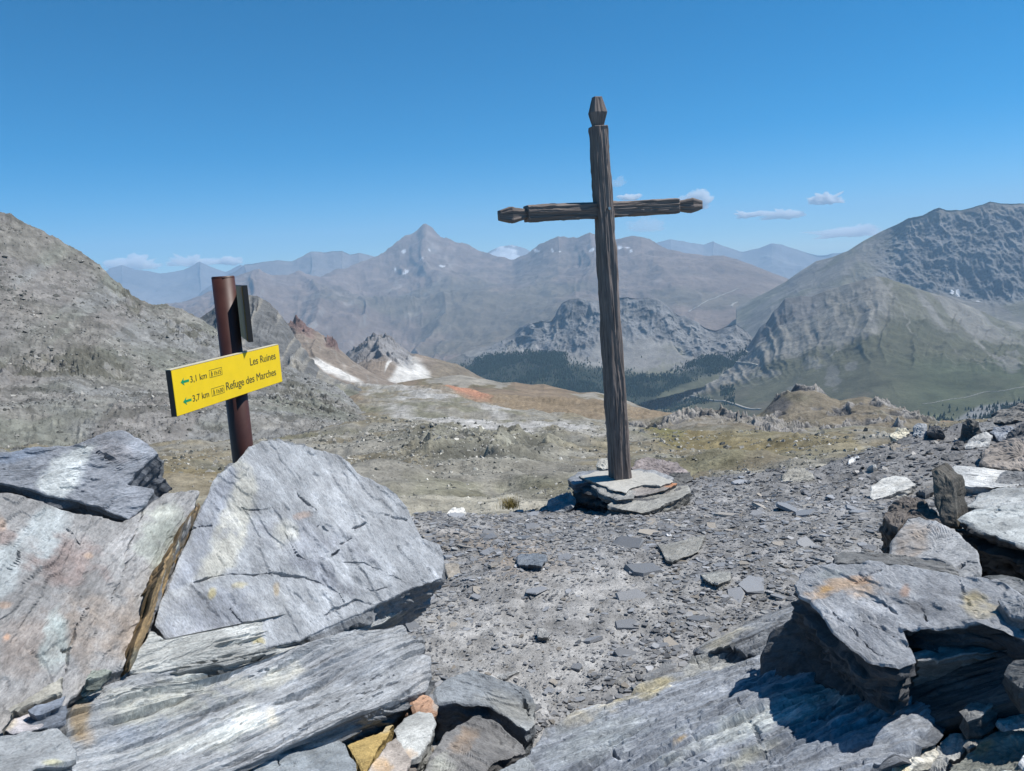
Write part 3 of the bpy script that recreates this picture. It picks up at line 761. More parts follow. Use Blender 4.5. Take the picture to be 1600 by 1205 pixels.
# ------------------------------------------------------------------ ground of the pass
def tps_fit(X, z):
    n = len(X); d = np.hypot(X[:, None, 0] - X[None, :, 0], X[:, None, 1] - X[None, :, 1])
    K = np.where(d > 0, d * d * np.log(d + 1e-12), 0) + np.eye(n) * 0.02
    A = np.zeros((n + 3, n + 3)); A[:n, :n] = K; A[:n, n] = 1; A[:n, n + 1:] = X; A[n, :n] = 1; A[n + 1:, :n] = X.T
    w = np.linalg.solve(A, np.concatenate([z, np.zeros(3)]))
    def f(x, y):
        s = w[n] + w[n + 1] * x + w[n + 2] * y
        for k in range(n):
            d2 = (x - X[k, 0]) ** 2 + (y - X[k, 1]) ** 2
            s = s + w[k] * 0.5 * d2 * np.log(d2 + 1e-12)
        return s
    return f
_ctl = [(650, 815, 5.6), (760, 806, 5.8), (890, 797, 6.1), (1000, 768, 6.7), (1080, 747, 7.1), (1200, 733, 7.3), (1300, 718, 7.5), (1390, 690, 7.8), (1480, 668, 8.1), (1600, 645, 8.5), (1750, 620, 9.0)]
_pts = [tuple(at(*c)) for c in _ctl]
for (x, y, z) in ((-3, 0.5, 0.1), (0, 0, 0), (3, 0, 0.15), (0, 2.3, 0), (0, 3.6, -0.03), (0.6, 4.6, -0.1), (-1.5, 3.6, 0.0), (-3.5, 3.5, 0.25), (-2.5, 5.0, -0.25), (1.8, 4.4, -0.05), (2.6, 3.0, 0.12), (3.5, 4.5, 0.05), (3.2, 6.0, -0.2), (5.0, 3.0, 0.35), (5.0, 6.0, -0.05), (0, -3, 0.1)):
    _pts.append((x, y, z))
_pts = np.array(_pts)
_tps = tps_fit(_pts[:, :2], _pts[:, 2])
_edge_az = np.array([math.degrees(math.atan2(p[0], p[1])) for p in (at(*c) for c in _ctl)])
_edge_r = np.array([c[2] for c in _ctl], float)

def ground_z(x, y):
    x = np.asarray(x, float); y = np.asarray(y, float)
    r = np.hypot(x, y); az = np.degrees(np.arctan2(x, y))
    e = np.interp(az, _edge_az, _edge_r, left=5.5)
    rc = np.minimum(r, e)
    k = rc / np.maximum(r, 1e-6)
    z = _tps(x * k, y * k)
    over = np.maximum(r - e, 0)
    return z - over * 0.55 - np.minimum(over, 1.0) ** 2 * 0.15

def ground_full(x, y):
    P = np.stack([x, y, 0 * x], -1)
    return ground_z(x, y) + fbm(P / 0.9 + 3, 4) * 0.035 + fbm(P / 0.16 + 9, 4) * 0.012

def near_ground():
    az = np.radians(np.linspace(-80, 80, 520)); r = np.exp(np.linspace(math.log(0.6), math.log(15.0), 270))
    A, R = np.meshgrid(az, r); x = R * np.sin(A); y = R * np.cos(A)
    z = ground_full(x, y)
    P = np.stack([x, y, z], -1)
    P[..., 2] += (ridged(P / 0.05, 3) - 0.9) * 0.006
    n1 = fbm(P / 0.5 + 5, 5); n2 = fbm(P / 0.07 + 1, 4)
    c = np.ones(P.shape) * np.array([0.245, 0.242, 0.238])
    px, py = project(P)
    path = soft_poly([(760, 1120), (690, 1000), (640, 960), (800, 900), (960, 880), (1040, 920), (960, 1000), (860, 1100)], px, py, 60)
    c = mixc(c, (0.30, 0.293, 0.282), path * smooth(-0.4, 0.2, n1) * 0.9)
    c = mixc(c, (0.26, 0.205, 0.15), soft_poly([(640, 850), (720, 835), (850, 850), (900, 880), (800, 900), (700, 880)], px + 20 * n1, py, 25) * smooth(-0.1, 0.3, n1 + 0.2) * 0.6)
    c = mixc(c, (0.13, 0.132, 0.14), smooth(6.2, 8.5, R + 1.2 * n1) * 0.7)  # far gravel darkened in colour for the shaded sides of tilted flakes
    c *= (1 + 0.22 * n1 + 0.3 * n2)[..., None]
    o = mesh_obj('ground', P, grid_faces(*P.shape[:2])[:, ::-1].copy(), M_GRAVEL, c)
    tag(o, 'grey shale gravel of the pass around the cross', None, None, 'structure')
    # the trodden ground behind the camera
    xs = np.linspace(-14, 14, 60); ys = np.linspace(-14, 1.0, 40); X, Y = np.meshgrid(xs, ys)
    Z = np.where(Y > 0.3, -0.25, 0.0) - 0.06 + 0.03 * fbm(np.stack([X, Y, 0 * X], -1), 3)
    o2 = mesh_obj('ground', np.stack([X, Y, Z], -1), grid_faces(40, 60), M_GRAVEL, np.ones((40 * 60, 3)) * 0.16)
    tag(o2, 'gravel behind the viewpoint', None, None, 'structure')
M_GRAVEL = terrain_mat('shale_gravel', 9.0, 0.35, 0.8, 0.03, 0.85)
near_ground()

def ground_r(px, py, lift=0.0):
    """distance at which the ray through a photo pixel meets the ground of the pass"""
    d = ray(np.asarray(float(px)), np.asarray(float(py)))
    rs = np.linspace(1.2, 9.5, 900)
    z = EYE[2] + d[2] * rs
    g = ground_full(d[0] * rs, d[1] * rs) + lift
    k = np.nonzero(z < g)[0]
    return float(rs[k[0]]) if len(k) else 8.0

# ------------------------------------------------------------------ rocks
def plane_of(anchors):
    A = [at(*a) for a in anchors]
    n = np.cross(A[1] - A[0], A[2] - A[0]); n /= np.linalg.norm(n)
    if n @ (EYE - A[0]) < 0: n = -n
    return A[0], n

def hit(pl, px, py):
    p0, n = pl; d = ray(np.asarray(px, float), np.asarray(py, float))
    t = ((p0 - EYE) @ n) / (d @ n)
    return EYE + d * t[..., None]

def fract_outline(pts, step, amp, rng):
    """closed outline resampled, with broken edges"""
    P = np.asarray(pts, float); n = len(P)
    L = np.linalg.norm(np.roll(P, -1, 0) - P, axis=1)
    out = []
    for k in range(n):
        m_ = max(1, int(round(L[k] / step)))
        t = np.arange(m_)[:, None] / m_
        out.append(P[k] * (1 - t) + P[(k + 1) % n] * t)
    Q = np.vstack(out); N_ = len(Q)
    s = np.cumsum(np.linalg.norm(np.roll(Q, -1, 0) - Q, axis=1)); tot = s[-1]
    ang = s / tot * 2 * np.pi; sd = rng.uniform(0, 50)
    tang = np.roll(Q, -1, 0) - np.roll(Q, 1, 0); tang /= np.linalg.norm(tang, axis=1)[:, None] + 1e-9
    nrm = np.stack([tang[:, 1], -tang[:, 0]], -1)
    rad = tot / (2 * np.pi)
    cir = np.stack([np.cos(ang) * rad, np.sin(ang) * rad, 0 * ang + sd], -1)
    off = fbm(cir / 0.16, 5, 0.6) * amp + np.round(fbm(cir / 0.09 + 7, 3) * 2.2) / 2.2 * amp * 0.5
    return Q + nrm * off[:, None]

SLABS = []
def slab(name, label, outline, anchors, thick=0.2, center=None, ds=0.008, col=(0.26, 0.27, 0.30), patches=(), cracks=(), flow=(1.0, -0.25),
         relief_a=0.012, steps=6.0, lam=0.22, bevel=0.012, under=0.12, side=None, strata=0.018, edge_amp=0.008, layered=0.0, ncr=9.0, parent=None, group=None, cat='rock', seed=None, mat=None, side_shade=None, snap=None):
    """a rock whose visible face has this outline on a tilted plane; the body runs back behind it with bedded, broken sides"""
    rng = np.random.default_rng(seed if seed is not None else len(SLABS) + 3)
    sd = rng.uniform(0, 40)
    if snap == 'flat':
        anchors = [(a_[0], a_[1], ground_r(a_[0], a_[1], 0.03)) for a_ in anchors]
    elif snap:
        lo = max(outline, key=lambda p: p[1]); ba = max(anchors, key=lambda p: p[1])
        sh = ground_r(lo[0], lo[1]) - ba[2]
        anchors = [(a_[0], a_[1], a_[2] + sh) for a_ in anchors]
    pl = plane_of(anchors); n = pl[1]
    O3 = hit(pl, [p[0] for p in outline], [p[1] for p in outline])
    fl = hit(pl, outline[0][0] + flow[0] * 10, outline[0][1] + flow[1] * 10) - O3[0]
    e1 = fl - n * (fl @ n); e1 /= np.linalg.norm(e1); e2 = np.cross(n, e1)
    org = O3.mean(0)
    to2 = lambda Q: np.stack([(Q - org) @ e1, (Q - org) @ e2], -1)
    O2 = to2(O3)
    area = 0.5 * np.sum(O2[:, 0] * np.roll(O2[:, 1], -1) - np.roll(O2[:, 0], -1) * O2[:, 1])
    if area < 0: O2 = O2[::-1]
    B = fract_outline(O2, ds, edge_amp, rng); nb = len(B)
    c2 = to2(hit(pl, np.array([center[0]]), np.array([center[1]])))[0] if center else B.mean(0)
    rad = np.linalg.norm(B - c2, axis=1).mean()
    nr = max(6, int(rad / ds))
    if layered:
        # rows follow the bedding, so every bed keeps a clean edge
        y0_, y1_ = B[:, 1].min(), B[:, 1].max(); h_ = y1_ - y0_
        ny = max(12, int(h_ / (ds * 0.75))); ys = np.linspace(y0_ + h_ * 0.012, y1_ - h_ * 0.012, ny)
        B2 = np.roll(B, -1, 0); xl = np.full(ny, 1e9); xr = np.full(ny, -1e9)
        for k_ in range(nb):
            ya, yb = B[k_, 1], B2[k_, 1]
            lo_, hi_ = min(ya, yb), max(ya, yb)
            i0, i1 = np.searchsorted(ys, [lo_, hi_])
            if i1 > i0:
                xx = B[k_, 0] + (ys[i0:i1] - ya) / (yb - ya + 1e-12) * (B2[k_, 0] - B[k_, 0])
                xl[i0:i1] = np.minimum(xl[i0:i1], xx); xr[i0:i1] = np.maximum(xr[i0:i1], xx)
        bad = xr < xl; 
        if bad.any(): xl[bad] = np.interp(ys[bad], ys[~bad], xl[~bad]); xr[bad] = np.interp(ys[bad], ys[~bad], xr[~bad])
        nx_ = max(12, int((xr - xl).max() / (ds * 1.7)))
        tt = np.linspace(0, 1, nx_)
        UV = np.stack([xl[:, None] + (xr - xl)[:, None] * tt[None], ys[:, None] + 0 * tt[None]], -1)
        ii = np.arange(ny * nx_).reshape(ny, nx_)
        perim = np.concatenate([ii[0, :-1], ii[:-1, -1], ii[-1, :0:-1], ii[:0:-1, 0]])
        gf = grid_faces(ny, nx_)
    else:
        rho = np.linspace(0.0, 1.0, nr + 1)[1:]
        UV = c2 + rho[:, None, None] * (B - c2)[None]                    # nr x nb x 2
        UV = np.concatenate([np.repeat(c2[None, None], nb, 1) + (B - c2)[None] * 1e-4, UV], 0)
        perim = np.arange(nb) + nr * nb
        gf = grid_faces(nr + 1, nb, True)
    ng_, mg_ = UV.shape[:2]
    Bo = B; B = UV.reshape(-1, 2)[perim]; nb = len(B)
    x, y = UV[..., 0], UV[..., 1]
    q = np.stack([x, y, 0 * x + sd], -1)
    qa = np.stack([x * 0.55, y * 1.35, 0 * x + sd], -1)
    h = fbm(qa / lam, 5, 0.5)
    k = h * steps * 0.5; fr = k - np.floor(k)
    ter = (np.floor(k) + smooth(0.86, 1.0, fr)) / (steps * 0.5)
    d = relief_a * (1.15 * ter + 0.25 * h) + relief_a * 0.26 * fbm(q / (lam * 0.16), 4, 0.6) + relief_a * 1.1 * fbm(q / (lam * 3.2) + 5, 2)
    if layered:
        # beds running along e1: an uneven flight of little ledges across e2
        w = y + 0.05 * fbm(np.stack([x * 0.5, y * 1.0, 0 * x + sd + 4], -1) / 0.5, 2) + 0.004 * fbm(np.stack([x / 0.09, y / 0.09, 0 * x + sd + 4], -1), 2)
        g = 0.0; gro = 0.0
        for (wl, am) in ((0.061, 0.55), (0.023, 0.30), (0.011, 0.09)):
            t = w / wl + sd; cell = np.floor(t); f_ = t - cell
            hv = fbm(np.stack([x / 0.5, cell * 0.77, 0 * x + sd], -1), 2)
            hn = fbm(np.stack([x / 0.5, (cell + 1) * 0.77, 0 * x + sd], -1), 2)
            g = g + am * (hv + (hn - hv) * smooth(0.72, 1.0, f_) - 0.25 * f_)
            if wl > 0.02: gro = gro + np.exp(-(((f_ - 0.9) * wl) / 0.0042) ** 2) * smooth(0.12, 0.45, fbm(np.stack([x / 0.22, cell * 1.31, 0 * x + sd + 2], -1), 3)) * (0.022 if wl > 0.04 else 0.010)
        d = d - gro
        d = d + layered * g * (0.4 + 0.6 * smooth(-0.3, 0.35, fbm(np.stack([x * 0.6, y * 1.6, 0 * x + sd + 9], -1) / 0.25, 3)))
    # edge rounding
    if layered: ed, _ = seg_dist(Bo[::max(1, len(Bo) // 90)], x, y, True); ed.reshape(-1)[perim] = 0
    else: ed = (1 - np.concatenate([[0], rho]))[:, None] * np.linalg.norm(B - c2, axis=1)[None]
    bv = 0.6 * bevel * (0.7 + 0.8 * np.clip(fbm(q / 0.15 + 3, 3), -0.6, 1.2))
    t = np.clip(1 - ed / np.maximum(bv, 1e-4), 0, 1)
    d = d - bv * 0.8 * (1 - np.sqrt(np.clip(1 - t * t, 0, 1)))
    crk = np.zeros_like(x)
    auto = []
    if ds < 0.0085:
        ext = np.abs(B - c2).max(0)
        for _ in range(int(rad * rad * 3.14 * ncr)):
            b0 = B[rng.integers(nb)]; s0 = c2 + (b0 - c2) * math.sqrt(rng.uniform(0.02, 0.95)); a0 = rng.normal(0, 0.45) + (0 if rng.random() < 0.75 else 1.2)
            L0 = rng.uniform(0.03, 0.13); k1 = rng.normal(0, 0.4)
            s1 = s0 + L0 * 0.5 * np.array([math.cos(a0), math.sin(a0)]); s2 = s1 + L0 * 0.5 * np.array([math.cos(a0 + k1), math.sin(a0 + k1)])
            auto.append((np.array([s0, s1, s2]), rng.uniform(0.004, 0.0065), rng.uniform(0.003, 0.008)))
    for (c2d, wid, dp_) in auto:
        lo_ = c2d.min(0) - 0.03; hi_ = c2d.max(0) + 0.03
        m_ = (x > lo_[0]) & (x < hi_[0]) & (y > lo_[1]) & (y < hi_[1])
        if not m_.any(): continue
        qx = q[m_]; wb = fbm(qx / 0.05 + 2, 3) * 0.006
        dist, run = seg_dist(c2d, qx[:, 0] + wb, qx[:, 1] + wb)
        gq = np.clip(1 - dist / (wid * (0.3 + 0.7 * np.minimum(1, np.minimum(run, 1 - run) * 5))), 0, 1)
        d[m_] -= dp_ * smooth(0, 0.8, gq)
    for (poly, wid, dep) in cracks:
        c2d = to2(hit(pl, [p[0] for p in poly], [p[1] for p in poly]))
        wob = np.stack([fbm(q / 0.07 + 2, 4), fbm(q / 0.07 + 8, 4)], -1) * 0.009
        dist, run = seg_dist(c2d, x + wob[..., 0], y + wob[..., 1])
        wv = wid * (0.12 + 0.85 * np.clip(0.42 + 1.1 * fbm(q / 0.045 + 6, 4), 0, 1.5)) * (0.25 + 0.75 * np.minimum(1, np.minimum(run, 1 - run) * 7))
        gq = np.clip(1 - dist / np.maximum(wv * 1.0, 1e-4), 0, 1)
        sgn = np.zeros_like(x); bd = np.full(x.shape, 1e9)
        for k_ in range(len(c2d) - 1):
            ab = c2d[k_ + 1] - c2d[k_]; rx_ = x + wob[..., 0] - c2d[k_, 0]; ry_ = y + wob[..., 1] - c2d[k_, 1]
            tk = np.clip((rx_ * ab[0] + ry_ * ab[1]) / (ab @ ab + 1e-12), 0, 1); dk = np.hypot(rx_ - tk * ab[0], ry_ - tk * ab[1]); mk = dk < bd
            bd = np.where(mk, dk, bd); sgn = np.where(mk, ab[0] * ry_ - ab[1] * rx_, sgn)
        d = d - 0.45 * dep * np.exp(-dist / 0.03) * (sgn > 0) * np.minimum(1, np.minimum(run, 1 - run) * 6)
        d = d - 1.6 * dep * smooth(0, 0.8, gq); crk = np.maximum(crk, gq)
    Pf = org + x[..., None] * e1 + y[..., None] * e2 + d[..., None] * n
    # sides
    sdir = np.asarray(side, float) if side is not None else (-n * 0.55 + np.array([0, 0.1, -0.6]))
    sdir /= np.linalg.norm(sdir)
    nt_ = max(5, int(thick / (ds * 1.3)))
    dep = np.linspace(0, 1, nt_ + 1)[1:] * thick
    th = np.arange(nb) / nb * 2 * np.pi; ring = np.stack([np.cos(th) * rad, np.sin(th) * rad], -1)
    lay = dep[:, None] / 0.019 + sd + 0.5 * fbm(np.stack([ring[None, :, 0] / 0.3 + 0 * dep[:, None], ring[None, :, 1] / 0.3 + 0 * dep[:, None], 0 * dep[:, None] + 0 * ring[None, :, 0]], -1), 3)
    ins = strata * fbm(np.stack([ring[None, :, 0] / 0.16 + 0 * lay, ring[None, :, 1] / 0.16 + 0 * lay, np.floor(lay) * 1.7], -1), 3) + strata * 0.5 * fbm(np.stack([ring[None, :, 0] / 0.04 + 0 * lay, ring[None, :, 1] / 0.04 + 0 * lay, lay * 0.9], -1), 3)
    ins = ins * smooth(0.0, 0.02, dep)[:, None] - (bv.reshape(-1)[perim] * 0.25)[None]
    sc_ = 1 - under * (dep / thick)[:, None] ** 1.2
    rdir = (B - c2); rl = np.linalg.norm(rdir, axis=1)[:, None]; rdir = rdir / (rl + 1e-9)
    S2 = c2 + rdir[None] * (rl[None, :, 0] * sc_ + ins)[..., None]
    Ps = org + S2[..., 0:1] * e1 + S2[..., 1:2] * e2 + dep[:, None, None] * sdir + d.reshape(-1)[perim][None, :, None] * n
    cap = Ps[-1].mean(0)[None, None] + (Ps[-1:] - Ps[-1].mean(0)) * 0.02
    nf_ = ng_ * mg_
    P = np.concatenate([Pf.reshape(-1, 3), Ps.reshape(-1, 3), cap.reshape(-1, 3)], 0)
    sf_ = np.concatenate([S2, (sd + dep[:, None, None] * np.ones((1, nb, 1)) * 2.5)], -1)
    fuv = np.concatenate([np.stack([x, y, 0 * x + sd], -1).reshape(-1, 3), sf_.reshape(-1, 3), sf_[-1]], 0)
    # stone colour: stains, veins, lichen on the face
    c = np.ones(P.shape) * np.asarray(col, float)
    fx, fy = project(Pf)
    w1_ = fbm(q / 0.09 + 1, 5, 0.6); w2_ = fbm(q / 0.09 + 11, 5, 0.6); wx = fx + 9 * w1_; wy = fy + 9 * w2_
    nn = fbm(q / 0.05 + 4, 4)
    cf = c[:nf_].reshape(ng_, mg_, 3)
    for pt in patches:
        if pt[0] == 'poly': m_ = soft_poly(pt[1], wx, wy, pt[4] if len(pt) > 4 else 8)
        else:
            X_, Y_, rx, ry, ang = pt[1]; a_ = math.radians(ang)
            u_ = ((fx - X_) * math.cos(a_) + (fy - Y_) * math.sin(a_)) / rx + 0.55 * w1_; v_ = (-(fx - X_) * math.sin(a_) + (fy - Y_) * math.cos(a_)) / ry + 0.55 * w2_
            m_ = smooth(1.7, 0.1, u_ * u_ + v_ * v_ + 0.5 * nn)
        cf = mixc(cf, pt[2], np.clip(m_ * pt[3] * 1.25 * (1 + 0.5 * nn), 0, 1))
    c[:nf_] = cf.reshape(-1, 3)
    c[nf_:] = np.asarray(side_shade if side_shade is not None else np.asarray(col) * 0.55)  # darker sides: broken edges, with underside shade painted into the colour
    c *= (1 + 0.10 * fbm(P / 0.3 + sd, 4))[..., None]
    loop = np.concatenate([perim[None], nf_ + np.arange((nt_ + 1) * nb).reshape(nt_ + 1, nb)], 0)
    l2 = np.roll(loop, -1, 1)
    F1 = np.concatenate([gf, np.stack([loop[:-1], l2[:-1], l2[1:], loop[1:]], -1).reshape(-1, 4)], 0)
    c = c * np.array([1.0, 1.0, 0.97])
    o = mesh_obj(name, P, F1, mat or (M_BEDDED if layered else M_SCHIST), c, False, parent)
    fa = o.data.attributes.new('fuv', 'FLOAT_VECTOR', 'POINT')
    fa.data.foreach_set('vector', np.ascontiguousarray(fuv, dtype=np.float32).ravel())
    if parent is None: tag(o, label, cat, group)
    SLABS.append(o)
    return o

GB = (0.255, 0.268, 0.30); PALE = (0.42, 0.425, 0.42); BLUE = (0.20, 0.225, 0.27); PINK = (0.30, 0.245, 0.235); RUST = (0.42, 0.245, 0.13); YEL = (0.42, 0.37, 0.22); DKG = (0.12, 0.125, 0.135); BRN = (0.22, 0.155, 0.085); WHT = (0.62, 0.615, 0.60); TAN = (0.33, 0.29, 0.24)

# left outcrop: the broad leaning slab and the broken block on its upper edge
R1PL = [(50, 1140, 1.92), (190, 720, 2.62), (300, 800, 2.60)]
slab('rock_slab', 'broad leaning slab with white and pinkish bands at the left edge',
     [(-190, 760), (0, 762), (60, 774), (120, 790), (160, 798), (200, 812), (240, 790), (262, 768), (312, 768), (300, 805), (262, 890), (232, 970), (203, 1045), (140, 1062), (106, 1100), (60, 1150), (-60, 1170), (-200, 1120)],
     R1PL, 0.45, (110, 930), 0.0066, (0.285, 0.28, 0.285),
     [('poly', [(60, 800), (110, 790), (95, 850), (60, 880), (20, 920), (0, 930), (-40, 930), (0, 860)], (0.44, 0.47, 0.49), 0.85, 9),
      ('blob', (120, 880, 60, 40, 0), PINK, 0.8), ('blob', (-20, 830, 40, 40, 0), PINK, 0.8), ('blob', (40, 1000, 80, 40, -20), (0.29, 0.255, 0.24), 0.7), ('blob', (160, 980, 60, 50, 0), (0.29, 0.245, 0.215), 0.7),
      ('blob', (142, 868, 8, 6, 0), (0.46, 0.34, 0.27), 0.6), ('blob', (6, 945, 12, 6, 0), (0.46, 0.34, 0.27), 0.6), ('blob', (3, 815, 8, 12, 0), (0.44, 0.32, 0.25), 0.6), ('blob', (10, 995, 6, 5, 0), (0.52, 0.33, 0.24), 0.8),
      ('blob', (260, 850, 40, 60, -15), (0.30, 0.32, 0.29), 0.6), ('blob', (250, 800, 40, 15, 0), (0.40, 0.41, 0.38), 0.7), ('blob', (90, 1000, 20, 40, 10), (0.38, 0.42, 0.42), 0.7)],
     [([(245, 775), (228, 805), (205, 850), (180, 920), (160, 960)], 0.004, 0.004), ([(105, 825), (118, 832), (127, 845)], 0.005, 0.01), ([(92, 1014), (112, 1016)], 0.006, 0.012), ([(12, 895), (30, 878), (33, 860)], 0.004, 0.006), ([(105, 1050), (104, 1015), (120, 985), (140, 955)], 0.005, 0.006)],
     flow=(1, -0.7), relief_a=0.013, bevel=0.02, seed=101)
slab('rock_slab', 'blue grey block with a pale band capping the leaning slab at the left edge',
     [(-190, 735), (-60, 712), (0, 706), (60, 697), (120, 690), (165, 675), (192, 671), (215, 682), (248, 711), (222, 735), (196, 757), (225, 768), (240, 766), (225, 790), (200, 810), (160, 795), (120, 786), (60, 768), (0, 757), (-190, 752)],
     [(50, 760, 2.42), (190, 672, 2.64), (250, 711, 2.66)], 0.30, (90, 735), 0.0075, (0.215, 0.228, 0.262),
     [('poly', [(60, 760), (75, 730), (110, 705), (148, 690), (140, 715), (115, 760), (100, 785)], (0.42, 0.44, 0.45), 0.8, 8), ('blob', (180, 700, 35, 20, 20), (0.24, 0.235, 0.255), 0.6), ('blob', (10, 715, 60, 10, -6), (0.17, 0.20, 0.26), 0.7)],
     [([(130, 688), (148, 705), (170, 712), (190, 728), (200, 745)], 0.004, 0.01), ([(165, 715), (175, 722)], 0.006, 0.012)],
     flow=(1, -0.15), relief_a=0.012, bevel=0.018, seed=102, under=0.05, side=(-0.15, 0.55, -0.75))
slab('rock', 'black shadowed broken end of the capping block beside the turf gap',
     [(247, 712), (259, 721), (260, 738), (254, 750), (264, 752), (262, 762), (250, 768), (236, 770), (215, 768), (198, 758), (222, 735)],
     [(247, 712, 2.70), (260, 740, 2.74), (205, 758, 2.63)], 0.16, (236, 745), 0.008, DKG, [], [], relief_a=0.012, seed=103, side=(-0.5, 0.6, -0.4))  # dark grey stands in for the shade on this overhanging end
slab('rock', 'narrow rusty brown seam between the leaning slab and the big boulder',
     [(300, 796), (312, 786), (304, 812), (285, 858), (272, 890), (252, 940), (240, 985), (225, 1030), (200, 1050), (212, 1010), (232, 958), (250, 900), (270, 862)],
     [(300, 800, 2.63), (205, 1040, 2.14), (270, 870, 2.42)], 0.12, (258, 920), 0.006, (0.27, 0.185, 0.095), [('blob', (290, 830, 10, 30, 25), (0.10, 0.095, 0.09), 0.8), ('blob', (212, 1035, 14, 20, 0), (0.20, 0.19, 0.15), 0.8)], [], flow=(-0.4, 1), relief_a=0.008, seed=104)
# the big pale boulder in front of the signpost
R4PL = [(450, 1010, 2.42), (430, 690, 3.08), (690, 870, 3.05)]
slab('boulder', 'big pale grey boulder hiding the foot of the signpost',
     [(336, 752), (356, 733), (376, 714), (388, 697), (410, 690), (440, 691), (480, 697), (510, 704), (534, 714), (547, 724), (570, 745), (596, 758), (618, 772), (640, 797), (650, 822), (660, 842), (686, 853), (694, 872), (690, 902), (655, 915), (600, 940), (560, 958), (500, 985), (470, 1003), (420, 1012), (350, 1016), (290, 1020), (262, 1002), (238, 980), (252, 940), (276, 880), (300, 828), (318, 790)],
     R4PL, 0.26, (450, 870), 0.0054, (0.315, 0.328, 0.355),
     [('poly', [(345, 740), (375, 720), (372, 760), (350, 810), (325, 850), (310, 900), (290, 915), (250, 930), (280, 880), (310, 800)], (0.25, 0.265, 0.305), 0.8, 6),
      ('poly', [(385, 705), (400, 760), (385, 830), (378, 880), (330, 902), (305, 905), (330, 850), (352, 800), (370, 740)], (0.39, 0.385, 0.36), 0.75, 8),
      ('blob', (470, 840, 90, 28, 10), (0.27, 0.28, 0.315), 0.7), ('blob', (500, 890, 50, 18, 25), (0.19, 0.20, 0.23), 0.8), ('blob', (340, 960, 80, 40, -10), (0.255, 0.27, 0.31), 0.7), ('blob', (430, 940, 50, 20, 0), (0.36, 0.37, 0.39), 0.6), ('blob', (470, 806, 16, 6, -15), (0.40, 0.31, 0.27), 0.7),
      ('blob', (331, 927, 6, 9, 0), YEL, 0.8), ('blob', (404, 1001, 12, 8, 0), YEL, 0.7), ('blob', (432, 920, 5, 12, 5), (0.36, 0.30, 0.22), 0.7), ('blob', (375, 915, 12, 5, 0), YEL, 0.45), ('blob', (550, 780, 70, 50, 30), (0.36, 0.37, 0.395), 0.6), ('blob', (440, 835, 18, 22, 0), (0.38, 0.375, 0.35), 0.6)],
     [([(462, 770), (480, 785), (496, 801)], 0.009, 0.02), ([(440, 825), (455, 845), (468, 868), (495, 873), (520, 867), (532, 855)], 0.008, 0.016), ([(535, 848), (550, 840)], 0.006, 0.012), ([(555, 825), (572, 815)], 0.006, 0.012), ([(378, 793), (392, 797), (420, 794), (440, 796)], 0.005, 0.008), ([(300, 912), (340, 903), (380, 897), (430, 897), (480, 903), (510, 910), (530, 925), (543, 945)], 0.007, 0.010),
      ([(360, 952), (382, 976), (420, 970)], 0.004, 0.008), ([(298, 828), (330, 822)], 0.006, 0.014), ([(640, 815), (600, 800), (575, 800)], 0.004, 0.006), ([(540, 875), (570, 880), (600, 890), (628, 905)], 0.005, 0.008), ([(500, 821), (520, 829)], 0.005, 0.010), ([(575, 915), (590, 922), (612, 915)], 0.004, 0.008), ([(600, 945), (560, 935), (500, 960)], 0.005, 0.007)],
     flow=(0.55, 0.8), relief_a=0.012, steps=5, ncr=2.0, lam=0.30, bevel=0.02, under=0.10, side=(-0.25, 0.35, -0.8), strata=0.03, seed=105, edge_amp=0.006)
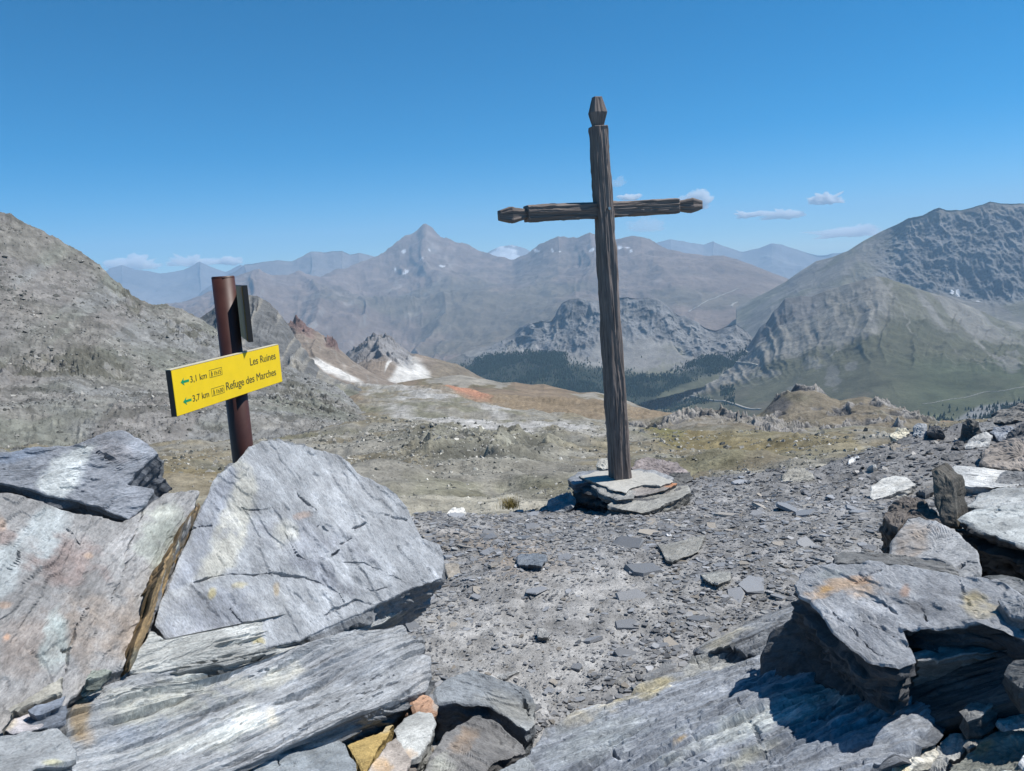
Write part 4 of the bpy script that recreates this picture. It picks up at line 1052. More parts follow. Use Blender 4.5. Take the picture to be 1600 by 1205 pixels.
# thin beds under the boulder
slab('shale_bed', 'thin pale shale bed just under the lower edge of the big boulder',
     [(222, 1010), (238, 984), (262, 1006), (292, 1026), (350, 1022), (420, 1018), (470, 1008), (500, 990), (560, 962), (620, 936), (680, 908), (672, 925), (640, 950), (590, 975), (520, 1000), (450, 1020), (380, 1040), (300, 1045), (215, 1055), (200, 1048)],
     [(240, 1000, 2.22), (450, 1018, 2.40), (650, 930, 2.98)], 0.12, (380, 1028), 0.007, (0.37, 0.375, 0.37), [('blob', (560, 980, 60, 15, -20), (0.27, 0.28, 0.30), 0.7)],
     [([(262, 1045), (300, 1038), (350, 1030), (420, 1022)], 0.006, 0.02), ([(412, 1000), (425, 1016)], 0.005, 0.015)], flow=(1, -0.22), relief_a=0.01, layered=0.03, bevel=0.008, strata=0.03, seed=106)
slab('rock_ledge', 'long striped ledge slanting up below the big boulder',
     [(122, 1080), (135, 1062), (200, 1048), (260, 1045), (330, 1040), (420, 1024), (500, 1003), (570, 985), (630, 975), (655, 1000), (672, 1035), (676, 1055), (668, 1074), (640, 1085), (600, 1102), (560, 1122), (520, 1140), (460, 1165), (400, 1188), (340, 1204), (250, 1225), (120, 1240), (112, 1190), (108, 1130)],
     [(200, 1200, 1.85), (450, 1030, 2.36), (660, 1030, 2.62)], 0.22, (390, 1110), 0.0054, (0.30, 0.312, 0.335),
     [('blob', (250, 1090, 90, 35, -12), (0.42, 0.425, 0.40), 0.75), ('blob', (370, 1130, 60, 30, -15), (0.41, 0.415, 0.40), 0.65), ('blob', (420, 1060, 50, 16, -15), (0.40, 0.395, 0.36), 0.6), ('blob', (300, 1160, 90, 16, -14), (0.40, 0.41, 0.40), 0.6), ('blob', (220, 1140, 60, 18, -20), (0.23, 0.25, 0.29), 0.7), ('blob', (540, 1050, 90, 30, -14), (0.25, 0.265, 0.295), 0.7), ('blob', (125, 1120, 14, 60, 5), (0.27, 0.215, 0.15), 0.9), ('blob', (135, 1150, 12, 22, 0), (0.36, 0.28, 0.2), 0.4), ('blob', (660, 1060, 20, 25, 0), (0.33, 0.33, 0.34), 0.5), ('blob', (425, 1122, 8, 14, 10), (0.44, 0.42, 0.38), 0.8)],
     [([(290, 1075), (360, 1052), (430, 1040), (470, 1030)], 0.005, 0.014), ([(480, 1118), (560, 1085), (630, 1062)], 0.006, 0.016), ([(430, 1150), (520, 1118), (600, 1080)], 0.004, 0.012), ([(130, 1100), (200, 1085), (260, 1070)], 0.004, 0.01), ([(570, 1068), (600, 1052), (620, 1048)], 0.004, 0.010)],
     flow=(1, -0.27), relief_a=0.012, layered=0.046, bevel=0.012, under=0.05, strata=0.03, side=(-0.2, 0.3, -0.7), seed=107)
slab('stone', 'small wedge of dun shale in the corner between slab and ledge',
     [(8, 1108), (40, 1085), (100, 1052), (105, 1055), (104, 1082), (60, 1100), (30, 1112)], [(10, 1108, 1.86), (105, 1052, 1.98), (60, 1110, 1.86)], 0.08, None, 0.006, (0.33, 0.315, 0.28), [], [], flow=(1, -0.5), seed=108, relief_a=0.006)
slab('stone', 'blue grey shale chip below the dun wedge near the left edge',
     [(50, 1106), (104, 1086), (100, 1100), (80, 1110), (58, 1112)], [(50, 1106, 1.85), (104, 1086, 1.92), (80, 1112, 1.84)], 0.06, None, 0.006, (0.24, 0.27, 0.33), [], [], flow=(1, -0.35), seed=109, relief_a=0.005)
slab('stone', 'lilac grey flat stone low at the left edge',
     [(2, 1140), (12, 1122), (50, 1112), (92, 1108), (82, 1125), (60, 1140), (20, 1146)], [(5, 1142, 1.82), (90, 1108, 1.90), (60, 1142, 1.81)], 0.08, None, 0.006, (0.34, 0.32, 0.335), [('blob', (10, 1130, 14, 10, 0), (0.36, 0.30, 0.2), 0.7)], [], seed=110, relief_a=0.006)
slab('stone', 'rounded pale grey stone in the bottom left corner',
     [(-120, 1150), (0, 1146), (60, 1140), (90, 1142), (108, 1152), (121, 1170), (122, 1185), (105, 1190), (60, 1200), (40, 1230), (-120, 1240)], [(0, 1146, 1.80), (115, 1165, 1.80), (40, 1220, 1.66)], 0.2, (20, 1190), 0.007, (0.31, 0.325, 0.345), [('blob', (85, 1192, 16, 6, 0), (0.42, 0.41, 0.3), 0.7)], [], seed=111, bevel=0.03)
slab('stone', 'small pale green stone on the joint left of the ledge',
     [(132, 1062), (140, 1046), (158, 1040), (172, 1044), (178, 1050), (160, 1062), (140, 1066)], [(132, 1064, 1.98), (175, 1050, 2.06), (155, 1040, 2.05)], 0.05, None, 0.006, (0.34, 0.37, 0.33), [], [], seed=112, bevel=0.015)

# tumbled stones along the foot of the ledge
slab('stone', 'blue grey blocky stone at the bottom left of the yellow stone',
     [(395, 1200), (430, 1180), (440, 1160), (480, 1155), (520, 1150), (545, 1165), (560, 1185), (572, 1215), (560, 1260), (380, 1270)], [(440, 1160, 2.10), (545, 1160, 2.16), (480, 1240, 1.85)], 0.2, None, 0.007, (0.235, 0.26, 0.29), [], [([(435, 1185), (445, 1205)], 0.006, 0.02)], seed=113)
slab('stone', 'mustard yellow stained stone in the gap at the bottom',
     [(545, 1162), (575, 1150), (600, 1135), (614, 1122), (612, 1140), (600, 1160), (578, 1190), (570, 1215), (562, 1190)], [(560, 1165, 2.20), (612, 1125, 2.36), (575, 1205, 2.08)], 0.14, None, 0.006, (0.42, 0.31, 0.13), [('blob', (600, 1135, 14, 10, 0), (0.34, 0.30, 0.22), 0.7)], [], seed=114, relief_a=0.008)
slab('stone', 'pinkish brown stone at the bottom next to the white wedge',
     [(570, 1215), (580, 1190), (602, 1160), (618, 1150), (634, 1170), (640, 1190), (632, 1215), (620, 1260), (560, 1260)], [(600, 1162, 2.16), (636, 1180, 2.12), (590, 1240, 1.92)], 0.16, None, 0.006, (0.34, 0.30, 0.275), [('blob', (590, 1195, 18, 20, 0), (0.46, 0.32, 0.19), 0.7)], [], seed=115, relief_a=0.008)
slab('stone', 'white wedge shaped stone between yellow and dark stones at the bottom',
     [(612, 1140), (630, 1120), (655, 1108), (676, 1112), (680, 1130), (672, 1155), (655, 1178), (634, 1190), (628, 1172), (616, 1155)], [(630, 1120, 2.30), (678, 1118, 2.33), (640, 1185, 2.12)], 0.15, None, 0.006, (0.43, 0.435, 0.43), [('blob', (640, 1180, 12, 10, 0), (0.42, 0.30, 0.2), 0.5)], [], seed=116, relief_a=0.008, bevel=0.02)
slab('stone', 'small orange capped stone tucked under the end of the ledge',
     [(650, 1088), (662, 1078), (678, 1082), (690, 1095), (688, 1110), (676, 1116), (656, 1108)], [(655, 1085, 2.42), (688, 1098, 2.44), (665, 1112, 2.36)], 0.12, None, 0.006, (0.36, 0.22, 0.15), [('blob', (685, 1105, 8, 10, 0), (0.33, 0.33, 0.32), 0.8)], [], seed=117, bevel=0.02)
slab('rock', 'dark arched rock at the edge of the gravel in the bottom middle',
     [(676, 1080), (690, 1062), (710, 1052), (745, 1048), (775, 1060), (800, 1068), (828, 1078), (838, 1100), (834, 1130), (822, 1145), (808, 1135), (790, 1118), (765, 1104), (735, 1098), (700, 1098), (682, 1096)], [(680, 1090, 2.48), (745, 1048, 2.66), (830, 1120, 2.42)], 0.22, (752, 1078), 0.007, (0.185, 0.20, 0.22), [('blob', (800, 1105, 40, 22, 25), (0.27, 0.27, 0.26), 0.7)], [([(808, 1080), (820, 1095), (828, 1120)], 0.009, 0.03)], flow=(1, 0.35), seed=118, under=0.1)
slab('rock', 'dark rust streaked stone in the bottom middle under the arched rock',
     [(655, 1215), (672, 1180), (695, 1140), (715, 1122), (745, 1107), (768, 1112), (795, 1130), (818, 1150), (822, 1165), (800, 1180), (770, 1195), (745, 1225), (660, 1260)], [(700, 1140, 2.24), (760, 1108, 2.36), (740, 1220, 2.02)], 0.22, (735, 1160), 0.007, (0.17, 0.165, 0.165), [('blob', (725, 1155, 22, 14, -30), (0.30, 0.215, 0.15), 0.45), ('blob', (690, 1195, 25, 18, 0), (0.33, 0.33, 0.30), 0.7), ('blob', (790, 1160, 25, 16, 20), (0.21, 0.205, 0.20), 0.6)], [], flow=(1, 0.5), seed=119, relief_a=0.012)
slab('stone', 'grey stone in the bottom middle right of the rust streaked stone',
     [(760, 1215), (790, 1195), (822, 1178), (838, 1190), (850, 1230), (760, 1250)], [(790, 1195, 2.08), (835, 1185, 2.12), (800, 1240, 1.92)], 0.15, None, 0.007, (0.23, 0.245, 0.26), [], [], seed=120)

# right ledges
slab('rock_ledge', 'wide striped blue grey ledge across the bottom right',
     [(795, 1225), (815, 1180), (838, 1148), (870, 1128), (905, 1108), (950, 1088), (1000, 1066), (1050, 1046), (1090, 1020), (1140, 1008), (1190, 1012), (1240, 1040), (1300, 1060), (1380, 1072), (1440, 1072), (1476, 1090), (1462, 1120), (1420, 1150), (1380, 1185), (1340, 1230), (1200, 1270), (800, 1280)],
     [(900, 1205, 2.05), (1000, 1062, 2.66), (1440, 1085, 2.32)], 0.25, (1110, 1140), 0.0054, (0.255, 0.275, 0.315),
     [('blob', (1240, 1100, 140, 24, -20), (0.40, 0.425, 0.425), 0.7), ('blob', (960, 1090, 90, 18, -24), (0.36, 0.335, 0.28), 0.7), ('blob', (1010, 1075, 50, 10, -20), (0.38, 0.33, 0.2), 0.6), ('blob', (1110, 1030, 60, 22, -15), (0.36, 0.36, 0.345), 0.7), ('blob', (1120, 1155, 80, 14, -20), (0.37, 0.39, 0.39), 0.6), ('blob', (920, 1160, 80, 30, -15), (0.29, 0.315, 0.335), 0.6), ('blob', (1300, 1150, 80, 30, -15), (0.19, 0.215, 0.26), 0.7), ('blob', (1060, 1156, 10, 4, -20), (0.45, 0.30, 0.12), 0.7), ('blob', (1170, 1180, 40, 14, -20), (0.30, 0.29, 0.23), 0.5)],
     [([(1060, 1190), (1110, 1190), (1180, 1165), (1240, 1150), (1330, 1108)], 0.012, 0.035), ([(1150, 1100), (1160, 1125), (1185, 1150), (1200, 1205)], 0.006, 0.016), ([(940, 1150), (960, 1175), (985, 1192)], 0.006, 0.02), ([(1080, 1145), (1090, 1165), (1070, 1190)], 0.006, 0.018), ([(1020, 1075), (1040, 1090)], 0.006, 0.012), ([(880, 1190), (980, 1150), (1080, 1110), (1160, 1080)], 0.004, 0.01), ([(1150, 1090), (1250, 1060), (1310, 1068)], 0.004, 0.010), ([(840, 1165), (900, 1140), (960, 1125)], 0.004, 0.008)],
     flow=(1, -0.36), relief_a=0.014, layered=0.062, bevel=0.02, under=0.0, strata=0.03, side=(0.0, 0.1, -1), seed=121)
slab('rock_ledge', 'upper step of grey shale at the gravel edge left of the big right block',
     [(1078, 1018), (1100, 1000), (1130, 985), (1170, 965), (1215, 945), (1250, 932), (1270, 960), (1290, 1000), (1270, 1030), (1200, 1020), (1140, 1012), (1095, 1022)],
     [(1090, 1018, 2.86), (1230, 940, 3.1), (1260, 1020, 2.62)], 0.25, (1190, 985), 0.008, (0.225, 0.235, 0.255), [('blob', (1130, 1000, 35, 10, -25), (0.34, 0.32, 0.27), 0.7)], [([(1110, 990), (1150, 980), (1215, 950)], 0.008, 0.03)], flow=(1, -0.45), layered=0.046, seed=122, under=0.0)
slab('boulder', 'large flat topped block with rusty stains at the right',
     [(1238, 918), (1248, 900), (1265, 888), (1310, 881), (1372, 878), (1384, 884), (1400, 880), (1440, 886), (1480, 893), (1500, 900), (1545, 906), (1572, 914), (1600, 930), (1690, 962), (1700, 1000), (1640, 1006), (1602, 1000), (1570, 980), (1540, 977), (1480, 980), (1425, 984), (1402, 984), (1406, 1002), (1424, 1022), (1428, 1034), (1400, 1046), (1385, 1045), (1352, 1032), (1325, 1015), (1300, 985), (1288, 965), (1268, 940), (1248, 935)],
     [(1390, 1040, 2.10), (1250, 905, 2.56), (1600, 940, 2.42)], 0.30, (1390, 940), 0.0054, (0.285, 0.295, 0.32),
     [('blob', (1320, 918, 50, 16, -5), (0.42, 0.315, 0.235), 0.85), ('blob', (1290, 920, 10, 6, -10), (0.50, 0.32, 0.15), 0.7), ('blob', (1345, 910, 18, 8, 0), (0.40, 0.27, 0.19), 0.6), ('blob', (1412, 922, 8, 9, 0), (0.33, 0.24, 0.20), 0.7), ('blob', (1525, 945, 30, 16, 15), (0.42, 0.36, 0.24), 0.7), ('blob', (1300, 895, 40, 10, -5), (0.24, 0.26, 0.27), 0.6), ('blob', (1350, 990, 40, 40, 40), (0.24, 0.25, 0.275), 0.6), ('blob', (1430, 950, 18, 14, 0), (0.17, 0.175, 0.19), 0.6)],
     [([(1320, 975), (1345, 1000), (1370, 1020), (1390, 1035)], 0.006, 0.016), ([(1345, 965), (1375, 985), (1400, 1000)], 0.007, 0.018), ([(1400, 960), (1380, 940), (1360, 935)], 0.005, 0.010), ([(1415, 945), (1440, 950), (1448, 975)], 0.006, 0.014), ([(1300, 960), (1335, 985), (1350, 1010)], 0.004, 0.010), ([(1500, 905), (1515, 950), (1530, 976)], 0.004, 0.006), ([(1560, 915), (1590, 945), (1600, 970)], 0.004, 0.006)],
     flow=(0.8, 0.6), relief_a=0.013, lam=0.3, steps=5, bevel=0.014, under=0.22, side=(0.1, 0.35, -0.85), strata=0.035, seed=123, side_shade=(0.07, 0.072, 0.08))  # sides near black: shade of the undercut is put into their colour
slab('rock', 'thin ribbed shelf of shale under the notch of the large flat topped block',
     [(1425, 1024), (1470, 1012), (1520, 998), (1545, 985), (1580, 986), (1650, 1000), (1690, 1030), (1600, 1030), (1575, 1012), (1540, 1018), (1480, 1026), (1436, 1031)], [(1430, 1030, 2.24), (1540, 990, 2.42), (1600, 1025, 2.30)], 0.22, (1540, 1008), 0.007, (0.28, 0.285, 0.295), [], [([(1500, 1003), (1508, 1020)], 0.004, 0.012), ([(1455, 1016), (1462, 1028)], 0.004, 0.012)], flow=(1, -0.3), relief_a=0.01, seed=124, under=0.12, side=(0.05, 0.4, -0.8))
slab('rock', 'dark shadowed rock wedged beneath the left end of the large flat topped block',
     [(1183, 1050), (1190, 1020), (1205, 985), (1235, 965), (1262, 940), (1300, 960), (1330, 1020), (1320, 1060), (1260, 1065), (1215, 1068)], [(1190, 1050, 2.50), (1240, 950, 2.62), (1310, 1050, 2.40)], 0.3, (1255, 1015), 0.009, (0.075, 0.078, 0.085), [], [], relief_a=0.012, seed=125)  # base colour darkened to carry the shadow of the block above
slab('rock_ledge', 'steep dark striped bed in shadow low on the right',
     [(1280, 1070), (1330, 1040), (1420, 1050), (1520, 1030), (1600, 1010), (1690, 1010), (1690, 1060), (1600, 1075), (1540, 1090), (1480, 1120), (1420, 1180), (1380, 1200), (1400, 1150), (1440, 1110), (1400, 1085), (1340, 1085)], [(1300, 1075, 2.36), (1600, 1015, 2.30), (1430, 1160, 2.16)], 0.3, (1450, 1075), 0.009, (0.085, 0.09, 0.10), [], [], flow=(1, -0.35), layered=0.046, seed=126, under=0.0)  # base colour darkened to carry the shadow this bed lies in
for k, (lab, out, anc, colr, ptc) in enumerate([
    ('white quartz chunk below the steep dark bed at the lower right', [(1395, 1215), (1412, 1188), (1438, 1160), (1455, 1158), (1462, 1172), (1445, 1195), (1420, 1220)], [(1400, 1210, 2.02), (1455, 1160, 2.14), (1440, 1200, 2.03)], (0.60, 0.58, 0.53), [('blob', (1410, 1205, 12, 8, 0), (0.62, 0.54, 0.33), 0.8)]),
    ('pale grey lump of stone at the lower right beside the quartz', [(1440, 1215), (1455, 1180), (1480, 1152), (1505, 1148), (1510, 1162), (1490, 1185), (1475, 1210), (1460, 1230)], [(1450, 1205, 2.05), (1500, 1150, 2.18), (1480, 1200, 2.06)], (0.40, 0.405, 0.41), []),
    ('cream quartz stone catching the light at the right edge', [(1545, 1085), (1556, 1071), (1570, 1070), (1573, 1080), (1560, 1090)], [(1545, 1087, 2.3), (1572, 1072, 2.36), (1565, 1090, 2.3)], (0.62, 0.55, 0.36), []),
    ('smooth pale stone under the cream quartz at the right edge', [(1556, 1130), (1562, 1095), (1580, 1088), (1605, 1095), (1640, 1110), (1620, 1130), (1580, 1140)], [(1560, 1130, 2.18), (1600, 1095, 2.3), (1610, 1130, 2.18)], (0.42, 0.43, 0.44), []),
    ('rough olive grey stone in the bottom right corner', [(1480, 1225), (1500, 1190), (1540, 1160), (1600, 1120), (1690, 1100), (1690, 1200), (1600, 1240), (1500, 1260)], [(1500, 1200, 2.0), (1600, 1125, 2.2), (1600, 1220, 1.95)], (0.20, 0.205, 0.185), [('blob', (1545, 1165, 22, 10, -20), (0.36, 0.27, 0.14), 0.6)]),
    ('small broken grey stone above the olive stone on the right', [(1500, 1160), (1515, 1140), (1545, 1130), (1556, 1138), (1540, 1155), (1515, 1170)], [(1500, 1162, 2.12), (1550, 1132, 2.24), (1530, 1165, 2.12)], (0.34, 0.335, 0.325), []),
    ('white pebble at the very bottom right', [(1558, 1212), (1562, 1198), (1580, 1195), (1592, 1205), (1590, 1220), (1570, 1226)], [(1560, 1215, 1.9), (1590, 1202, 1.95), (1580, 1222, 1.88)], (0.56, 0.57, 0.58), []),
    ('white stone at the right edge above the bottom corner pebble', [(1588, 1188), (1594, 1172), (1612, 1168), (1640, 1190), (1620, 1208), (1598, 1202)], [(1590, 1190, 1.98), (1612, 1170, 2.04), (1610, 1205, 1.95)], (0.54, 0.55, 0.57), []),
]):
    slab('stone', lab, out, anc, 0.12, None, 0.007, colr, ptc, [], seed=140 + k, bevel=0.02, relief_a=0.012, lam=0.1)

# stones heaped on the right of the path
slab('rock', 'rounded trapezoid grey stone with a brown flush on the right heap',
     [(1389, 866), (1394, 845), (1405, 826), (1418, 812), (1436, 808), (1462, 814), (1500, 828), (1514, 842), (1526, 860), (1533, 885), (1532, 896), (1515, 908), (1498, 905), (1494, 888), (1486, 880), (1460, 872), (1420, 868)],
     [(1390, 866, 3.10), (1430, 808, 3.35), (1530, 895, 3.0)], 0.25, (1460, 855), 0.008, (0.31, 0.315, 0.33), [('blob', (1430, 845, 35, 25, -20), (0.32, 0.265, 0.225), 0.6), ('blob', (1505, 870, 20, 30, 0), (0.38, 0.39, 0.41), 0.5)], [([(1495, 885), (1510, 874), (1528, 878)], 0.008, 0.02)], seed=127, bevel=0.03, relief_a=0.01)
slab('stone', 'long thin dark slab lying across the foot of the trapezoid stone',
     [(1302, 880), (1304, 868), (1316, 864), (1360, 865), (1410, 868), (1460, 876), (1490, 886), (1498, 900), (1490, 906), (1440, 890), (1380, 884), (1340, 882)], [(1305, 872, 3.0), (1410, 868, 3.04), (1490, 900, 2.86)], 0.12, (1390, 876), 0.008, (0.16, 0.16, 0.16), [], [], flow=(1, 0.1), seed=128, under=0.1)
slab('rock', 'dark brown rock behind the trapezoid stone on the right heap',
     [(1378, 798), (1386, 786), (1405, 779), (1425, 777), (1445, 784), (1462, 796), (1474, 815), (1462, 820), (1436, 810), (1420, 812), (1404, 826), (1394, 820), (1382, 808)], [(1380, 800, 3.5), (1430, 778, 3.65), (1470, 815, 3.45)], 0.25, (1425, 797), 0.008, (0.115, 0.10, 0.092), [], [], seed=129, relief_a=0.02, lam=0.12)
slab('stone', 'upright narrow brown slab standing on edge at the right',
     [(1458, 738), (1468, 734), (1480, 742), (1489, 750), (1494, 790), (1497, 822), (1470, 818), (1464, 780)], [(1458, 740, 3.55), (1497, 822, 3.45), (1466, 815, 3.45)], 0.10, (1477, 780), 0.007, (0.15, 0.135, 0.115), [], [], flow=(0.1, 1), seed=130, side=(0.75, 0.6, 0.0), under=0.0, edge_amp=0.005)
slab('rock', 'wide pale slab with a shaded black layered edge at the right edge of the heap',
     [(1498, 806), (1512, 798), (1560, 792), (1620, 790), (1720, 800), (1720, 880), (1640, 860), (1600, 850), (1560, 838), (1530, 826)], [(1500, 806, 3.4), (1600, 792, 3.7), (1640, 860, 3.3)], 0.28, (1610, 820), 0.009, (0.33, 0.345, 0.35), [], [([(1560, 792), (1545, 815), (1575, 835)], 0.005, 0.008)], seed=131, under=0.08, side=(0.15, 0.5, -0.8), strata=0.05, side_shade=(0.06, 0.06, 0.063))  # layered edge painted near black in place of its shade
slab('rock', 'pale flat slab tilted above the black edged slab at the right',
     [(1510, 795), (1530, 775), (1560, 765), (1600, 762), (1720, 760), (1720, 800), (1600, 795), (1560, 798)], [(1510, 795, 3.9), (1600, 762, 4.4), (1620, 796, 3.9)], 0.2, (1600, 780), 0.01, (0.31, 0.32, 0.325), [], [], seed=132)
slab('stone', 'dark slate wedge on the right under the black layered edge',
     [(1530, 897), (1560, 892), (1610, 905), (1700, 925), (1700, 960), (1600, 932), (1560, 912)], [(1530, 898, 2.9), (1600, 904, 2.85), (1600, 930, 2.7)], 0.2, None, 0.009, (0.16, 0.165, 0.165), [], [], seed=133)
slab('stone', 'white tilted slab lying on the gravel right of the path',
     [(1356, 772), (1362, 760), (1380, 748), (1400, 742), (1418, 746), (1430, 757), (1410, 765), (1380, 776), (1364, 780)], [(1358, 775, 5.2), (1405, 742, 5.7), (1425, 760, 5.4)], 0.10, None, 0.01, (0.50, 0.495, 0.48), [], [], snap=True, seed=134, relief_a=0.01, flow=(1, -0.3))
slab('rock', 'broad white quartz veined slab behind the upright slab',
     [(1458, 742), (1490, 730), (1530, 727), (1570, 730), (1594, 742), (1640, 752), (1560, 762), (1500, 758)], [(1458, 744, 5.6), (1550, 728, 6.4), (1580, 758, 5.6)], 0.12, (1530, 744), 0.012, (0.44, 0.445, 0.45), [('blob', (1550, 740, 40, 10, 0), (0.60, 0.60, 0.60), 0.6)], [], snap=True, seed=135, flow=(1, 0.1))
slab('boulder', 'squat brownish boulder with a pale top on the gravel',
     [(1220, 748), (1223, 733), (1240, 724), (1258, 722), (1268, 732), (1272, 745), (1262, 752), (1240, 756), (1228, 756)], [(1222, 752, 6.6), (1250, 722, 6.9), (1270, 748, 6.7)], 0.3, None, 0.012, (0.27, 0.26, 0.235), [], [], snap=True, seed=136, bevel=0.05, relief_a=0.02)
slab('rock', 'dark slab with a pale top in the upper right pile',
     [(1548, 660), (1556, 642), (1585, 632), (1640, 618), (1660, 640), (1600, 652), (1570, 662)], [(1550, 660, 8.2), (1600, 628, 8.6), (1600, 656, 8.2)], 0.4, None, 0.016, (0.16, 0.155, 0.15), [], [], snap=True, seed=137, relief_a=0.03)
for k, (lab, out, anc, colr) in enumerate([
    ('black jagged rock standing in the upper right pile', [(1498, 686), (1502, 660), (1515, 652), (1528, 660), (1530, 685), (1512, 692)], [(1500, 690, 8.0), (1515, 652, 8.1), (1530, 685, 8.0)], (0.09, 0.088, 0.085)),
    ('white and dark veined rock at the foot of the upper right pile', [(1504, 694), (1520, 682), (1538, 674), (1552, 680), (1545, 692), (1520, 702), (1508, 702)], [(1505, 700, 7.2), (1540, 675, 7.5), (1545, 695, 7.3)], (0.46, 0.46, 0.46)),
    ('blue grey stone resting inside the upper right pile', [(1546, 672), (1552, 664), (1580, 662), (1604, 668), (1600, 684), (1560, 688)], [(1548, 680, 7.6), (1570, 662, 7.8), (1600, 684, 7.6)], (0.22, 0.24, 0.28)),
    ('long rust topped boulder at the right edge of the pile', [(1530, 722), (1534, 702), (1552, 690), (1580, 686), (1640, 694), (1680, 720), (1640, 736), (1580, 732), (1545, 730)], [(1532, 722, 6.0), (1580, 686, 6.4), (1640, 730, 6.0)], (0.24, 0.21, 0.19)),
    ('yellow white quartz rock on the skyline of the pass', [(1391, 682), (1393, 674), (1402, 668), (1416, 668), (1424, 676), (1420, 684), (1402, 686)], [(1392, 684, 9.4), (1408, 668, 9.6), (1422, 684, 9.4)], (0.56, 0.52, 0.42)),
    ('brown flat stone under the yellow white quartz', [(1392, 700), (1392, 686), (1420, 686), (1448, 688), (1440, 698), (1410, 702)], [(1393, 700, 8.8), (1410, 686, 9.2), (1440, 698, 8.9)], (0.21, 0.19, 0.165)),
    ('dark triangular stone on the skyline right of the quartz', [(1446, 680), (1452, 664), (1468, 668), (1478, 682), (1462, 686)], [(1447, 682, 9.2), (1455, 664, 9.3), (1476, 682, 9.2)], (0.10, 0.10, 0.105)),
    ('pale blue stone between quartz and triangular stone on the skyline', [(1424, 682), (1428, 668), (1446, 664), (1450, 676), (1440, 684)], [(1425, 684, 9.3), (1440, 664, 9.5), (1448, 682, 9.3)], (0.33, 0.35, 0.38)),
    ('small white stone on the dark gravel near the skyline', [(1324, 722), (1328, 715), (1338, 713), (1343, 719), (1336, 724)], [(1325, 723, 7.9), (1335, 713, 8.1), (1342, 722, 7.9)], (0.62, 0.62, 0.62)),
    ('flat dark stone on the gravel left of the small white stone', [(1292, 722), (1298, 717), (1314, 718), (1318, 722), (1304, 725)], [(1293, 723, 8.0), (1305, 717, 8.2), (1316, 723, 8.0)], (0.09, 0.09, 0.095)),
    ('flat pale stone lying right of the small white stone', [(1352, 732), (1360, 728), (1370, 729), (1366, 733)], [(1352, 733, 7.2), (1362, 728, 7.4), (1368, 733, 7.2)], (0.46, 0.46, 0.46)),
    ('white quartz lump at the gravel edge behind the big boulder', [(699, 800), (702, 793), (712, 789), (724, 792), (728, 800), (718, 805), (704, 805)], [(700, 804, 5.9), (712, 789, 6.05), (726, 804, 5.9)], (0.68, 0.66, 0.63)),
    ('striped grey stone beside the left end of the plinth', [(850, 796), (858, 782), (875, 771), (892, 768), (900, 780), (895, 794), (870, 800)], [(852, 797, 6.1), (885, 768, 6.3), (895, 795, 6.1)], (0.25, 0.265, 0.285)),
    ('small dark stone left of the striped stone by the plinth', [(836, 798), (844, 788), (858, 782), (856, 796), (846, 800)], [(837, 799, 6.1), (855, 782, 6.2), (855, 798, 6.1)], (0.17, 0.16, 0.165)),
    ('pale stone with a dark side behind the cross', [(930, 724), (938, 716), (955, 714), (960, 726), (945, 730)], [(930, 727, 7.6), (945, 714, 7.8), (958, 728, 7.6)], (0.38, 0.37, 0.34)),
    ('broad brown flat rock behind the plinth right of the cross', [(985, 730), (1000, 718), (1030, 714), (1062, 722), (1080, 738), (1064, 744), (1030, 740), (1000, 738)], [(988, 734, 7.4), (1025, 714, 7.8), (1075, 742, 7.4)], (0.215, 0.185, 0.185)),
    ('black blocky stone in front of the brown flat rock behind the plinth', [(1030, 742), (1050, 736), (1076, 736), (1082, 748), (1064, 756), (1044, 754)], [(1032, 748, 7.0), (1060, 735, 7.15), (1078, 750, 7.0)], (0.10, 0.10, 0.10)),
    ('dark flat slab set in the gravel in the middle of the pass', [(806, 868), (812, 864), (850, 866), (856, 873), (846, 886), (826, 884), (808, 878)], [(808, 876, 4.32), (830, 864, 4.5), (846, 886, 4.2)], (0.145, 0.165, 0.195)),
    ('square pale slab set in the gravel right of the path', [(1026, 848), (1040, 850), (1100, 834), (1092, 862), (1050, 876), (1040, 872)], [(1028, 850, 4.72), (1098, 836, 4.9), (1050, 876, 4.42)], (0.245, 0.24, 0.225)),
    ('flat pale stone below the square pale slab', [(1094, 893), (1110, 890), (1142, 893), (1142, 904), (1122, 914), (1100, 906)], [(1095, 896, 4.2), (1130, 891, 4.25), (1120, 914, 4.02)], (0.25, 0.25, 0.24)),
    ('tan stone touching the right tip of the big boulder', [(692, 880), (702, 876), (718, 880), (718, 900), (700, 902)], [(693, 896, 4.0), (710, 877, 4.2), (718, 900, 3.98)], (0.27, 0.245, 0.215)),
    ('pair of grey shale splinters leaning at the gravel edge', [(924, 1040), (936, 1030), (960, 1036), (990, 1062), (972, 1072), (944, 1068), (930, 1056)], [(926, 1042, 2.96), (955, 1032, 3.0), (975, 1070, 2.78)], (0.235, 0.23, 0.225)),
    ('dark split block at the gravel edge beside the wide ledge', [(996, 1056), (1010, 1046), (1040, 1032), (1060, 1036), (1058, 1052), (1040, 1066), (1010, 1066)], [(998, 1060, 2.80), (1045, 1032, 2.92), (1050, 1060, 2.74)], (0.20, 0.20, 0.205)),
    ('rectangular grey stone lying alone on the lower gravel', [(838, 984), (850, 982), (860, 990), (856, 996), (840, 994)], [(839, 994, 3.35), (852, 982, 3.42), (857, 996, 3.32)], (0.27, 0.27, 0.27)),
    ('grey flat stone with a black edge by the arched rock', [(768, 1050), (776, 1042), (800, 1044), (812, 1052), (790, 1062), (774, 1060)], [(770, 1056, 2.84), (790, 1042, 2.92), (800, 1058, 2.80)], (0.26, 0.26, 0.26)),
]):
    big = abs(out[0][0] - out[len(out) // 2][0])
